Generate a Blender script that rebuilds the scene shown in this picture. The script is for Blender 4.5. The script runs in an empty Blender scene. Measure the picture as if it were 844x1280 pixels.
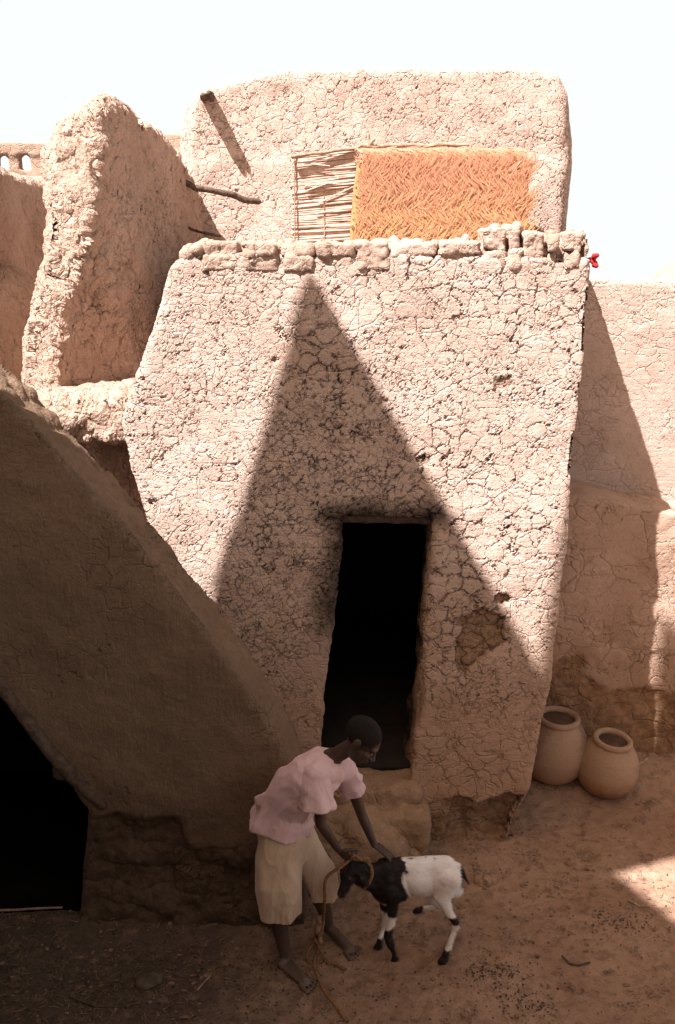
import bpy, math, random
import numpy as np
from mathutils import Vector, Matrix, geometry
random.seed(7); RNG = np.random.default_rng(7)
scene = bpy.context.scene
COL = scene.collection
R = math.radians

# ------------------------------------------------------------------ camera
FPX, PITCH, EYE = 1244.4, R(15), 3.4
cam = bpy.data.cameras.new('camera'); cam_o = bpy.data.objects.new('camera', cam); COL.objects.link(cam_o)
cam.sensor_fit = 'VERTICAL'; cam.sensor_height = 36; cam.sensor_width = 24; cam.lens = 35
cam.clip_start = .05; cam.clip_end = 2000
cam_o.location = (0, 0, EYE); cam_o.rotation_euler = (R(75), 0, 0)
scene.camera = cam_o

def ray(px, py):
    a = (px-422)/FPX; v = (640-py)/FPX
    return a, math.cos(PITCH)+v*math.sin(PITCH), -math.sin(PITCH)+v*math.cos(PITCH)
def P(px, py, Y):                      # photo pixel at a given distance from the camera wall
    a, b, c = ray(px, py); t = Y/b
    return Vector((a*t, Y, EYE+c*t))
def G(px, py, z=0):                    # photo pixel on a horizontal level
    a, b, c = ray(px, py); t = (z-EYE)/c
    return Vector((a*t, b*t, z))
def F(px, py, off=0):                  # photo pixel on the battered front of the main house
    a, b, c = ray(px, py); t = (5.1+off+.07*EYE)/(b-.07*c)
    return Vector((a*t, b*t, EYE+c*t))
SUN = Vector((.50, .45, -1.0))         # travel direction of the light
def back(q, z): return q - SUN*(z-q.z)

# ------------------------------------------------------------------ noise
def _h(i, j, k, s):
    n = (i*374761393 + j*668265263 + k*2147483647 + s*1274126177) & 0xffffffff
    n = ((n ^ (n >> 13))*1274126177) & 0xffffffff
    return ((n ^ (n >> 16)) & 0xffff)/32767.5-1
def vnoise(p, s=0):
    f = np.floor(p).astype(np.int64); w = p-f; w = w*w*(3-2*w); r = 0
    for a in (0, 1):
        for b in (0, 1):
            for c in (0, 1):
                wt = (w[:, 0] if a else 1-w[:, 0])*(w[:, 1] if b else 1-w[:, 1])*(w[:, 2] if c else 1-w[:, 2])
                r = r+wt*_h(f[:, 0]+a, f[:, 1]+b, f[:, 2]+c, s)
    return r
def fbm(p, sc, o=3, s=0):
    r = 0; a = 1
    for i in range(o): r = r+a*vnoise(p*sc*2**i+i*17.3, s+i); a *= .5
    return r
def sstep(a, b, x):
    t = np.clip((x-a)/(b-a), 0, 1); return t*t*(3-2*t)

# ------------------------------------------------------------------ objects
def tag(o, label=None, cat=None, group=None, kind=None):
    if label: o['label'] = label
    if cat: o['category'] = cat
    if group: o['group'] = group
    if kind: o['kind'] = kind
    return o
def empty(name, loc, label, cat, group=None):
    o = bpy.data.objects.new(name, None); COL.objects.link(o); o.location = loc; o.empty_display_size = .1
    return tag(o, label, cat, group)
def link(name, me, mat, parent=None):
    o = bpy.data.objects.new(name, me); COL.objects.link(o)
    if mat:
        me.materials.clear(); me.materials.append(mat)
    if parent:
        o.parent = parent; o.location = -Vector(parent.location)
    return o
def mesh_np(name, v, f, smooth=True):
    me = bpy.data.meshes.new(name); me.from_pydata(v, [], f); me.update()
    if smooth: me.polygons.foreach_set('use_smooth', [True]*len(me.polygons))
    return me

class S:
    """collects closed shells"""
    def __init__(s): s.v = []; s.f = []
    def add(s, v, f):
        n = len(s.v); s.v += [tuple(x) for x in v]; s.f += [tuple(i+n for i in q) for q in f]; return s
    def loft(s, rings, cap=True):
        m = len(rings[0]); v = [p for r in rings for p in r]; f = []
        for k in range(len(rings)-1):
            for i in range(m):
                j = (i+1) % m; f.append((k*m+i, k*m+j, (k+1)*m+j, (k+1)*m+i))
        if cap:
            for k, fl in ((0, False), (len(rings)-1, True)):
                f.append(tuple(k*m+i for i in (range(m) if fl else range(m-1, -1, -1))))
        s.add(v, f); return s
    def box(s, a, b, jit=0):
        x0, y0, z0 = a; x1, y1, z1 = b; j = lambda: random.uniform(-jit, jit)
        v = [(x+j(), y+j(), z+j()) for z in (z0, z1) for x, y in ((x0, y0), (x1, y0), (x1, y1), (x0, y1))]
        s.add(v, [(0, 3, 2, 1), (4, 5, 6, 7), (0, 1, 5, 4), (1, 2, 6, 5), (2, 3, 7, 6), (3, 0, 4, 7)]); return s
    def ell(s, c, r, M=None, n=16):
        c = Vector(c); r = (r, r, r) if not hasattr(r, '__len__') else r; v = []; f = []
        for i in range(n+1):
            th = math.pi*i/n
            for k in range(n*2):
                ph = math.pi*k/n
                p = Vector((r[0]*math.sin(th)*math.cos(ph), r[1]*math.sin(th)*math.sin(ph), r[2]*math.cos(th)))
                if M is not None: p = M @ p
                v.append(c+p)
        w = 2*n
        for i in range(n):
            for k in range(w):
                f.append((i*w+k, (i+1)*w+k, (i+1)*w+(k+1) % w, i*w+(k+1) % w))
        s.add(v, f); return s
    def cone(s, a, b, ra, rb, n=14, q=1.0, side=None):
        """round cone between a and b; q squashes it along the second axis"""
        a = Vector(a); b = Vector(b); d = b-a; L = max(d.length, 1e-5); d = d/L
        u = Vector(side) if side is not None else d.orthogonal()
        u = (u-d*u.dot(d)).normalized(); w = d.cross(u); rings = []
        for i in range(5):
            t = -math.pi/2+i*math.pi/8 if i < 4 else 0
            rings.append((a+d*ra*math.sin(t), max(ra*math.cos(t), ra*.05)))
        for i in range(1, 5): rings.append((a+d*L*i/5, ra+(rb-ra)*i/5))
        for i in range(5):
            t = i*math.pi/8; rings.append((b+d*rb*math.sin(t), max(rb*math.cos(t), rb*.05)))
        s.loft([[c+(u*math.cos(2*math.pi*k/n)+w*q*math.sin(2*math.pi*k/n))*r for k in range(n)] for c, r in rings]); return s
    def chain(s, pts, **k):
        for (a, ra), (b, rb) in zip(pts, pts[1:]): s.cone(a, b, ra, rb, **k)
        return s
    def build(s, name, mat, parent=None, voxel=None, smooth=0, sculpt=None, shade=True, fac=.5):
        me = mesh_np(name, s.v, s.f, shade)
        import bmesh
        bm = bmesh.new(); bm.from_mesh(me)
        bmesh.ops.recalc_face_normals(bm, faces=bm.faces); bm.to_mesh(me); bm.free()
        if voxel:
            o = bpy.data.objects.new('tmp', me); COL.objects.link(o)
            m = o.modifiers.new('r', 'REMESH'); m.mode = 'VOXEL'; m.voxel_size = voxel; m.use_smooth_shade = True; m.adaptivity = 0
            if smooth:
                m = o.modifiers.new('s', 'SMOOTH'); m.factor = fac; m.iterations = smooth
            dg = bpy.context.evaluated_depsgraph_get(); dg.update()
            me2 = bpy.data.meshes.new_from_object(o.evaluated_get(dg)); bpy.data.objects.remove(o); bpy.data.meshes.remove(me)
            me = me2; me.name = name
        if sculpt:
            n = len(me.vertices); co = np.empty(n*3); me.vertices.foreach_get('co', co); co = co.reshape(-1, 3)
            no = np.empty(n*3); me.vertex_normals.foreach_get('vector', no); no = no.reshape(-1, 3)
            co = sculpt(co, no); bare = None
            so_t = None
            if isinstance(co, tuple): co, bare, so_t = (co+(None,))[:3]
            if so_t is not None:
                at = me.attributes.new('soot_shade', 'FLOAT', 'POINT'); at.data.foreach_set('value', np.clip(so_t, 0, 1).astype(np.float32))
            if bare is not None:
                at = me.attributes.new('bare', 'FLOAT', 'POINT'); at.data.foreach_set('value', np.clip(bare, 0, 1).astype(np.float32))
            me.vertices.foreach_set('co', co.ravel()); me.update()
        return link(name, me, mat, parent)

def rough(big=.02, bs=2.5, mid=.006, ms=9, s=0):
    def f(co, no): return co+no*(fbm(co, bs, 3, s)*big*.6+fbm(co, ms, 2, s+9)*mid*.7)[:, None]
    return f
def slab(outl, Y, depth, bev=((0, .965), (.05, .988), (.14, 1.0))):
    cx = sum(p[0] for p in outl)/len(outl); cy = sum(p[1] for p in outl)/len(outl)
    rings = [[P(cx+(x-cx)*k, cy+(y-cy)*k, Y+d) for x, y in outl] for d, k in bev]
    last = rings[-1]; rings.append([p+Vector((0, depth, 0)) for p in last])
    return S().loft(rings)

# ------------------------------------------------------------------ materials
class NT:
    def __init__(s, name, rough=.95, spec=.15):
        s.m = bpy.data.materials.new(name); s.m.use_nodes = True; s.t = s.m.node_tree; s.n = s.t.nodes; s.l = s.t.links
        s.b = s.n['Principled BSDF']; s.out = s.n['Material Output']
        s.b.inputs['Roughness'].default_value = rough; s.b.inputs['Specular IOR Level'].default_value = spec
        s.co = s.n.new('ShaderNodeTexCoord').outputs['Object']
    def set(s, inp, v):
        if isinstance(v, bpy.types.NodeSocket): s.l.new(v, inp)
        elif v is not None: inp.default_value = v
    def map(s, sc, src=None, loc=(0, 0, 0)):
        n = s.n.new('ShaderNodeMapping'); s.l.new(src or s.co, n.inputs[0]); n.inputs['Scale'].default_value = sc; n.inputs['Location'].default_value = loc; return n.outputs[0]
    def noise(s, sc, det=3, src=None, rg=.55, dist=0):
        n = s.n.new('ShaderNodeTexNoise'); s.l.new(src or s.co, n.inputs['Vector']); n.inputs['Scale'].default_value = sc
        n.inputs['Detail'].default_value = det; n.inputs['Roughness'].default_value = rg; n.inputs['Distortion'].default_value = dist
        return n.outputs['Fac'], n.outputs['Color']
    def vor(s, sc, src=None, feat='DISTANCE_TO_EDGE', rnd=1):
        n = s.n.new('ShaderNodeTexVoronoi'); n.feature = feat; s.l.new(src or s.co, n.inputs['Vector']); n.inputs['Scale'].default_value = sc
        n.inputs['Randomness'].default_value = rnd; return n.outputs[0] if feat == 'DISTANCE_TO_EDGE' else n.outputs['Distance'], n
    def math(s, op, a, b=None, c=None):
        n = s.n.new('ShaderNodeMath'); n.operation = op; s.set(n.inputs[0], a); s.set(n.inputs[1], b)
        if c is not None: s.set(n.inputs[2], c)
        return n.outputs[0]
    def rng(s, v, a, b, c=0., d=1., ty='SMOOTHSTEP'):
        n = s.n.new('ShaderNodeMapRange'); n.interpolation_type = ty; s.set(n.inputs[0], v)
        for i, x in enumerate((a, b, c, d)): s.set(n.inputs[i+1], x)
        return n.outputs[0]
    def vadd(s, a, b, k):
        n = s.n.new('ShaderNodeVectorMath'); n.operation = 'MULTIPLY_ADD'; s.l.new(b, n.inputs[0]); n.inputs[1].default_value = (k, k, k); s.l.new(a, n.inputs[2]); return n.outputs[0]
    def mix(s, f, a, b):
        n = s.n.new('ShaderNodeMix'); n.data_type = 'RGBA'; s.set(n.inputs[0], f)
        for i, c in ((6, a), (7, b)):
            if isinstance(c, tuple): c = (*c[:3], 1)
            s.set(n.inputs[i], c)
        return n.outputs[2]
    def sep(s, v):
        n = s.n.new('ShaderNodeSeparateXYZ'); s.l.new(v, n.inputs[0]); return n.outputs
    def disp(s, h, scale=1.0):
        d = s.n.new('ShaderNodeDisplacement'); s.l.new(h, d.inputs['Height']); d.inputs['Midlevel'].default_value = 0; d.inputs['Scale'].default_value = scale
        s.l.new(d.outputs[0], s.out.inputs['Displacement']); s.m.displacement_method = 'BOTH'
    def bump(s, h, dist=.005, st=1.0):
        n = s.n.new('ShaderNodeBump'); s.l.new(h, n.inputs['Height']); n.inputs['Distance'].default_value = dist; n.inputs['Strength'].default_value = st
        s.l.new(n.outputs[0], s.b.inputs['Normal'])

def mud(name, ca=(.46, .31, .225), cb=(.36, .235, .165), cell=13, crack=.010, big=5, bigc=.008, smooth_z=None, stria=.0015,
        lump=.010, sx=1.0, brush=(6, 6, 70), cov=(.40, .55), grain=.0014, grit=1, off=(0, 0, 0), foot_tone=None, bare=None, xsize=None, soot_shade=False):
    t = NT(name); co = t.map((1, 1, 1), loc=off)
    w, wc = t.noise(4, 2, co); wv = t.vadd(co, wc, .10)
    w2, wc2 = t.noise(22, 2, co); wv = t.vadd(wv, wc2, .030); w3_, wc3 = t.noise(70, 2, co); wv = t.vadd(wv, wc3, .009)
    wv = t.map((1, 1, 1.2*sx), wv)
    va, _ = t.vor(cell*.72, wv); vb, _ = t.vor(cell*1.45, wv); v2, _ = t.vor(big, wv); v3, _ = t.vor(cell*2.6, wv)
    m, _ = t.noise(1.6, 3, co); szn, _ = t.noise(1.1, 3, t.map((1, 1, 1), loc=(5, 2, 7)))
    if xsize: szn = t.math('MULTIPLY_ADD', t.rng(t.sep(t.co)[0], xsize[0], xsize[1]), .16, t.math('SUBTRACT', szn, .08))
    pick = t.rng(szn, .485, .515); v1 = t.math('ADD', t.math('MULTIPLY', va, pick), t.math('MULTIPLY', vb, t.math('SUBTRACT', 1, pick)))
    cover = t.rng(m, cov[0], cov[1])
    if smooth_z:
        z = t.sep(co)[2]; n2, _ = t.noise(2.3, 2, co)
        zz = t.math('MULTIPLY_ADD', n2, 1.2, z)
        zz = t.math('SUBTRACT', zz, .6)
        cover = t.math('MULTIPLY', t.math('MAXIMUM', cover, .75), t.rng(zz, smooth_z[0], smooth_z[1], .38, 1.0))
    wob, _ = t.noise(9, 2, co); width = t.rng(wob, .32, .68, .010, .085, 'LINEAR'); deep = t.rng(wob, .30, .58, .15, 1.0)
    c1 = t.rng(v1, 0, width); c2 = t.rng(v2, 0, .05); c3 = t.rng(v3, 0, .12)
    h = t.math('MULTIPLY', t.math('SUBTRACT', c1, 1), t.math('MULTIPLY', t.math('MULTIPLY', cover, deep), crack))
    pil = t.math('MULTIPLY', t.math('MINIMUM', v1, .12), t.math('MULTIPLY', cover, crack*.8))
    h = t.math('ADD', h, pil)
    h = t.math('ADD', h, t.math('MULTIPLY', t.math('SUBTRACT', c2, 1), t.math('MULTIPLY', t.rng(w, .42, .55), bigc)))
    h = t.math('ADD', h, t.math('MULTIPLY', t.math('SUBTRACT', c3, 1), t.math('MULTIPLY', t.math('MULTIPLY', cover, t.rng(w2, .5, .6)), crack*.5)))
    n4, _ = t.noise(7, 4, co, .6); h = t.math('MULTIPLY_ADD', n4, lump, h)
    n5, _ = t.noise(55, 4, co, .65); h = t.math('MULTIPLY_ADD', n5, .0042*grit, h); n51, _ = t.noise(120, 3, co, .7); h = t.math('MULTIPLY_ADD', n51, .0022*grit, h)
    st, _ = t.noise(1, 3, t.map(brush, t.vadd(co, wc, .03))); h = t.math('MULTIPLY_ADD', st, stria, h)
    n6, _ = t.noise(260, 3, co, .7); h = t.math('MULTIPLY_ADD', n6, grain, h)
    # pits
    pv, _ = t.vor(20, wv, 'F1'); pm, _ = t.noise(3.1, 1, co)
    pit = t.math('MULTIPLY', t.rng(pv, .28, .12), t.rng(pm, .58, .68)); h = t.math('MULTIPLY_ADD', pit, -.012, h)
    t.disp(h)
    a, _ = t.noise(2.2, 5, co, .65); b_, _ = t.noise(38, 4, co, .7)
    c = t.mix(t.rng(a, .35, .65), ca, cb)
    c = t.mix(t.rng(b_, .35, .75, 0, .45), c, tuple(x*.72 for x in cb))
    s3, _ = t.noise(120, 2, co); c = t.mix(t.rng(s3, .62, .75, 0, .35), c, tuple(min(1, x*1.25) for x in ca))
    if foot_tone:                                     # browner, darker tone towards the foot of the wall
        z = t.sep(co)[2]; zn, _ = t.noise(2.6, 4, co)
        f = t.rng(t.math('MULTIPLY_ADD', zn, .9, z), foot_tone[1]+.45, foot_tone[0]+.45)
        c = t.mix(t.math('MULTIPLY', f, foot_tone[2]), c, foot_tone[3])
    if bare:                                      # plaster fallen away: darker straw-mixed earth below
        a_ = t.n.new('ShaderNodeAttribute'); a_.attribute_name = 'bare'; bn, _ = t.noise(30, 4, co, .7)
        c = t.mix(t.math('MULTIPLY', a_.outputs['Fac'], .9), c, t.mix(t.rng(bn, .35, .65), bare, tuple(x*.6 for x in bare)))
    if soot_shade:                                      # soot and grease rubbed into the plaster round the doorway; jambs darker with depth
        a_ = t.n.new('ShaderNodeAttribute'); a_.attribute_name = 'soot_shade'; bn, _ = t.noise(9, 4, co, .7)
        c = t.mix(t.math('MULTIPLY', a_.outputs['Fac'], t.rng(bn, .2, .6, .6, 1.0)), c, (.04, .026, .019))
    t.set(t.b.inputs['Base Color'], c)
    return t.m

def simple(name, c, c2=None, sc=20, rough_=.9, bump=.002, spec=.2, stretch=None):
    t = NT(name, rough_, spec); src = t.map(stretch) if stretch else t.co
    f, _ = t.noise(sc, 4, src, .65); t.set(t.b.inputs['Base Color'], t.mix(t.rng(f, .3, .7), c, c2 or tuple(x*.6 for x in c)))
    if bump: t.bump(f, bump)
    return t.m
PALE = (.50, .365, .295); MID = (.43, .30, .235)  # pale and middle tones of the mud itself, mixed by noise
M = {}
M['facade'] = mud('cracked_mud_plaster', PALE, MID, cell=15, crack=.020, big=6, bigc=.005, grit=1.5, smooth_z=(.7, 2.1), stria=.0035, brush=(5, 5, 75), foot_tone=(.2, 2.0, .65, (.32, .18, .10)), bare=(.31, .185, .11), xsize=(-.6, .6), soot_shade=True)
M['upper'] = mud('fine_cracked_mud', PALE, MID, cell=16, crack=.014, cov=(.2, .35), lump=.014, big=7, bigc=.006)
M['ruin'] = mud('eroded_mud', (.47, .33, .25), (.39, .265, .195), cell=17, crack=.011, big=5.5, bigc=.012, lump=.07, sx=.5, cov=(.35, .6), stria=.012, brush=(28, 28, 4), grit=2.6)
M['right'] = mud('washed_mud_plaster', PALE, MID, cell=17, crack=.006, cov=(.35, .55), big=6, bigc=.005, stria=.004, brush=(4, 4, 60))
M['low'] = mud('peeling_mud_plaster', (.44, .30, .22), (.37, .24, .17), cell=12, crack=.008, cov=(.4, .6), big=5, bigc=.007, stria=.003, off=(3, 1, 2), foot_tone=(.5, 1.75, .7, (.31, .17, .09)), bare=(.27, .15, .08))  # foot tone carried up to paint the shade below the wall cap
M['stair'] = mud('brushed_mud_plaster', (.21, .135, .088), (.165, .105, .066), cell=14, crack=.006, cov=(.52, .66), big=3, bigc=.0008, lump=.022, stria=.007, brush=(45, 45, 5), grain=.002, grit=1.6, foot_tone=(.1, 1.0, .7, (.11, .07, .045)), bare=(.11, .07, .045))
M['block'] = mud('mud_brick', (.44, .31, .24), (.34, .23, .17), cell=20, crack=.004, lump=.008, grit=.6, cov=(.2, .4), bigc=.002)
M['plain'] = mud('plain_mud', (.38, .26, .19), (.31, .21, .15), cell=8, crack=.006)
M['step'] = mud('worn_mud', (.36, .23, .15), (.29, .18, .11), cell=7, crack=.006, cov=(.4, .7), lump=.03, grain=.003)

M['wood'] = simple('weathered_wood', (.13, .085, .06), (.06, .04, .028), 30, stretch=(1, 1, 1))
M['palewood'] = simple('dry_stick', (.38, .27, .19), (.2, .13, .09), 30)
M['darkstone'] = simple('dirty_stone', (.12, .085, .06), (.07, .05, .035), 12, bump=.006)
M['skin'] = simple('dark_skin', (.052, .030, .022), (.036, .020, .014), 60, .48, .0006, .45)
M['hair'] = simple('cropped_hair', (.008, .006, .005), (.018, .012, .009), 260, .9, .003)
M['cloth'] = simple('pink_cotton', (.60, .37, .40), (.46, .27, .31), 9, .95, .0)
M['khaki'] = simple('khaki_cotton', (.46, .325, .17), (.33, .215, .11), 7, .95, .0)
for k in ('cloth', 'khaki'):
    nt = M[k].node_tree
t = NT('x'); bpy.data.materials.remove(t.m)

# ------------------------------------------------------------------ ground
def ground_h(x, y):
    p = np.stack([x, y, x*0], 1)
    h = fbm(p, 1.1, 3, 3)*.018+fbm(p, 7, 2, 5)*.006
    # drift against the house foot and the far wall
    d = np.maximum(5.12-y, 0); inx = sstep(-.9, -.3, x)*(1-sstep(.95, 1.35, x))
    h += .03*np.exp(-(d/.28)**2)*inx
    h += .16*sstep(5.25, 6.2, y)*sstep(.9, 1.2, x)
    h += .01*np.exp(-((x-.95)**2+(y-5.0)**2)/.05)
    h += .05*np.exp(-((x+1.2)/.9)**2-((y-4.42)/.16)**2)
    return h
def gh(x, y): return float(ground_h(np.array([x]), np.array([y]))[0])
def axis(a, b, st, far):
    dense = np.arange(a, b+1e-6, st); o = []; s = st; x = b
    while x < far: s *= 1.6; x += s; o.append(x)
    lo = []; s = st; x = a
    while x > -far: s *= 1.6; x -= s; lo.append(x)
    return np.array(lo[::-1]+list(dense)+o)
gx = axis(-2.0, 2.4, .011, 900); gy = axis(3.5, 6.5, .011, 900)
X, Y_ = np.meshgrid(gx, gy); nx, ny = len(gx), len(gy)
xx, yy = X.ravel(), Y_.ravel(); zz = ground_h(xx, yy)
rad = np.hypot(xx, yy-4); far = sstep(30, 5, rad); zz = zz*far-np.maximum(rad-14, 0)*.085     # the town stands on a low mound
i = np.arange((nx-1)*(ny-1)); a = (i//(nx-1))*nx+i % (nx-1)
me = bpy.data.meshes.new('ground'); nf = len(a)
me.vertices.add(nx*ny); me.vertices.foreach_set('co', np.stack([xx, yy, zz], 1).ravel())
me.loops.add(nf*4); me.loops.foreach_set('vertex_index', np.stack([a, a+1, a+nx+1, a+nx], 1).ravel())
me.polygons.add(nf); me.polygons.foreach_set('loop_start', np.arange(nf)*4); me.polygons.foreach_set('use_smooth', [True]*nf)
me.update(calc_edges=True)
t = NT('courtyard_earth'); co = t.co
n1, c1 = t.noise(2.0, 4, co); n2, _ = t.noise(14, 5, co, .65); n3, _ = t.noise(90, 4, co, .7); n4, _ = t.noise(5.5, 4, co, .6)
h = t.math('MULTIPLY', n2, .032); h = t.math('MULTIPLY_ADD', n3, .010, h); h = t.math('MULTIPLY_ADD', n4, .02, h)
fw, _ = t.vor(9, t.vadd(co, c1, .2), 'F1'); h = t.math('MULTIPLY_ADD', t.rng(fw, .1, .5), .015, h)
n7, _ = t.noise(300, 2, co); h = t.math('MULTIPLY_ADD', n7, .002, h)
t.disp(t.math('SUBTRACT', h, .0455))
c = t.mix(t.rng(n1, .35, .65), (.37, .235, .16), (.30, .18, .12))
c = t.mix(t.rng(n2, .45, .7, 0, .75), c, (.18, .105, .068))
c = t.mix(t.rng(n3, .6, .72, 0, .5), c, (.45, .31, .23))
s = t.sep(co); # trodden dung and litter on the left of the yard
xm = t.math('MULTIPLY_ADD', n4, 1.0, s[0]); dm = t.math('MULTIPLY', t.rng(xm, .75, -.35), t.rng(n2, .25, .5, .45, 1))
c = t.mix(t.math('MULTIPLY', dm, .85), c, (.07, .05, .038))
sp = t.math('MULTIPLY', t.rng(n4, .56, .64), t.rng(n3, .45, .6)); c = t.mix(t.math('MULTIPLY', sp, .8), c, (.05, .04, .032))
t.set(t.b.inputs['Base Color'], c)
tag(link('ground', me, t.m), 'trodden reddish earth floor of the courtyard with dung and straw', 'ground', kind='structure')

# ------------------------------------------------------------------ main house
left = [(250, 318), (222, 327), (213, 337), (205, 380), (190, 430), (172, 480), (158, 530), (166, 575), (188, 645), (205, 720), (215, 900), (225, 1110)]
right = [(737, 325), (736, 380), (729, 450), (722, 520), (714, 600), (704, 690), (692, 780), (681, 880), (667, 960), (655, 1020), (646, 1060), (642, 1110)]
dl = [(423, 640), (421, 700), (413, 760), (404, 830), (399, 900), (394, 960), (391, 1110)]
dr = [(543, 647), (540, 720), (535, 800), (529, 880), (519, 940), (512, 985), (504, 1110)]
def dense(pts, step=30):
    o = []
    for (a, b), (c, d) in zip(pts, pts[1:]):
        n = max(1, int(math.hypot(c-a, d-b)/step))
        for k in range(n): o.append((a+(c-a)*k/n, b+(d-b)*k/n))
    return o+[pts[-1]]
outl = [(737, 325)] + [(250, 318)] + left[1:] + dl[::-1] + dr + right[::-1][:-1]
ring = [F(*p) for p in outl]
house = empty('mud_house', (.1, 5.3, 0), 'tall cracked mud house with dark doorway and broken brick parapet, behind the boy', 'house')
s = S()
s.loft([ring, [p+Vector((0, .42, 0)) for p in ring]])
rr = [F(*p) for p in right]; lf = [F(*p) for p in left[1:]]
r2 = [p+Vector((-.03, 0, 0)) for p in rr]+[p+Vector((-.32, 0, 0)) for p in rr[::-1]]
top = F(737, 303); r2[0] = top+Vector((-.03, 0, 0)); r2[-1] = top+Vector((-.3, 0, 0))
s.loft([[p+Vector((0, .06, 0)) for p in r2], [p+Vector((.24, 1.15, 0)) for p in r2], [p+Vector((.34, 2.9, 0)) for p in r2]])
l2 = [p+Vector((.03, 0, 0)) for p in lf]+[p+Vector((.32, 0, 0)) for p in lf[::-1]]
s.loft([[p+Vector((0, .06, 0)) for p in l2], [p+Vector((-.1, 2.9, 0)) for p in l2]])
s.box((-1.0, 5.4, 2.62), (1.3, 8.2, 2.92)); s.box((-1.15, 7.9, 0), (1.4, 8.25, 3.2)); s.box((-.9, 5.3, -.1), (1.1, 8.0, .36))
def facade_sculpt(co, no):
    front = sstep(-.4, -.8, no[:, 1])
    co = co+no*(fbm(co, 1.7, 3, 1)*.016+fbm(co, 6, 3, 4)*.006)[:, None]
    # pixel-free patches where the plaster has fallen, in metres on the wall
    x, z = co[:, 0], co[:, 2]
    q = np.stack([x, z, z*0], 1); n = fbm(q, 6, 3, 21)
    def patch(cx, cz, rx, rz, dep, k=.35):
        d = np.hypot((x-cx)/rx, (z-cz)/rz)+n*k
        return dep*sstep(1.05, .93, d)
    c = F(597, 790); c2 = F(628, 748)
    dy = patch(c.x, c.z, .19, .19, .035, .75)+patch(c2.x, c2.z, .07, .05, .03)
    c3 = F(600, 1020); dy += patch(c3.x, c3.z, .25, .16, .045, .5)
    c4 = F(365, 730); dy += patch(c4.x, c4.z, .1, .14, .007, .8)
    for px, py, r in ((345, 450, .035), (477, 500, .03), (630, 480, .04), (540, 715, .03), (255, 610, .03), (430, 735, .05), (528, 575, .03)):
        c = F(px, py); dy += patch(c.x, c.z, r, r*.8, .015, .8)
    bare = sstep(.008, .022, dy)
    dy = dy+bare*(fbm(q, 14, 3, 41)*.012+.012*sstep(.40, .5, np.abs(((z*9+n*.25) % 1)-.5)))
    # undercut foot
    foot = sstep(.34, .16, z+n*.06); dy += foot*(.06+fbm(q, 11, 3, 43)*.025); bare = np.maximum(bare, sstep(.40, .22, z+n*.1))
    # ragged door jambs
    co[:, 1] += dy*front; co[:, 0] -= foot*.065*sstep(.3, .8, no[:, 0])
    dj = (1-sstep(.0, .9, np.abs(x-F(475, 800).x)))*front*sstep(2.1, 1.9, z)
    co[:, 0] += fbm(co, 7, 3, 33)*.022*sstep(.5, .2, np.abs(x-F(470, 800).x))*sstep(2.0, 1.8, z)
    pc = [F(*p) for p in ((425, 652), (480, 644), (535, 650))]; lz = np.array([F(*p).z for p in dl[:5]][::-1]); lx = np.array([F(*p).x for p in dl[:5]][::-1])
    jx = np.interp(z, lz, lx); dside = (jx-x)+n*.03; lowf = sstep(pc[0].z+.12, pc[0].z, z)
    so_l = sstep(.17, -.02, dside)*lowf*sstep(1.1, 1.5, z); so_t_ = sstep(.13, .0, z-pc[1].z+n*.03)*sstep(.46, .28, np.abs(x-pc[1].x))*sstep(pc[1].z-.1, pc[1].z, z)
    return co, bare*front, np.maximum(np.maximum(so_l*(x < pc[1].x), so_t_), sstep(.10, .35, co[:, 1]-5.1-.07*z)*sstep(2.05, 2.0, z)*sstep(.5, .42, np.abs(x-F(470, 800).x)))  # last term darkens the jambs with depth into the opening
s.build('wall', M['facade'], house, voxel=.0105, smooth=8, sculpt=facade_sculpt)
s = S()                                  # black lining, its colour standing in for the deep shade of the room
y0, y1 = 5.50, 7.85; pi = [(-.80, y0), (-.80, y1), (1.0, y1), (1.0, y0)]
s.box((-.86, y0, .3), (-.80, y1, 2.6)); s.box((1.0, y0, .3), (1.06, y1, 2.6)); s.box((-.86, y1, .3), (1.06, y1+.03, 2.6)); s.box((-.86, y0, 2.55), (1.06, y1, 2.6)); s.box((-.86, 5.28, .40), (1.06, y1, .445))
s.build('room_shade', simple('shade_black_plaster', (.03, .022, .018), (.015, .012, .01), 4), house)
# broken brick parapet
s = S(); prof = [(250, 301), (300, 303), (340, 305), (365, 305), (430, 305), (470, 305), (520, 305), (565, 305), (585, 300), (612, 289), (640, 283), (672, 291), (700, 295), (715, 291), (738, 292)]
def ptop(x):
    for (a, b), (c, d) in zip(prof, prof[1:]):
        if a <= x <= c: return b+(d-b)*(x-a)/(c-a)
    return 298
x = 250.; random.seed(11)
while x < 736:
    w = random.choice((34, 44, 58, 50)) if x < 560 else random.choice((18, 24, 30, 22)); x1 = min(x+w, 738); tp = ptop((x+x1)/2)
    gap = random.choice((6, 8, 11))
    for k in (0, 1):
        ya, yb = (tp+random.uniform(-1, 2), tp+(334-tp)*.50) if k == 0 else (tp+(334-tp)*.57, 336)
        j = random.uniform(-1.5, 1.5) if k else 0
        a = F(x+gap*.5+j, yb); b = F(x1-gap*.5+j, ya); dy = random.uniform(-.015, .02)
        s.box((a.x, a.y+dy-.014+(.006 if k else 0), a.z), (b.x, a.y+.26, b.z), .008)
    x = x1
a = F(248, 336); b = F(736, 306); s.box((a.x+.02, a.y+.085, a.z-.1), (b.x-.02, a.y+.25, b.z))
for k in range(60):
    px = random.uniform(252, 735); q = F(px, ptop(px)+random.uniform(0, 4)); s.ell(q+Vector((0, random.uniform(.03, .2), 0)), random.uniform(.012, .032), n=6)
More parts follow.
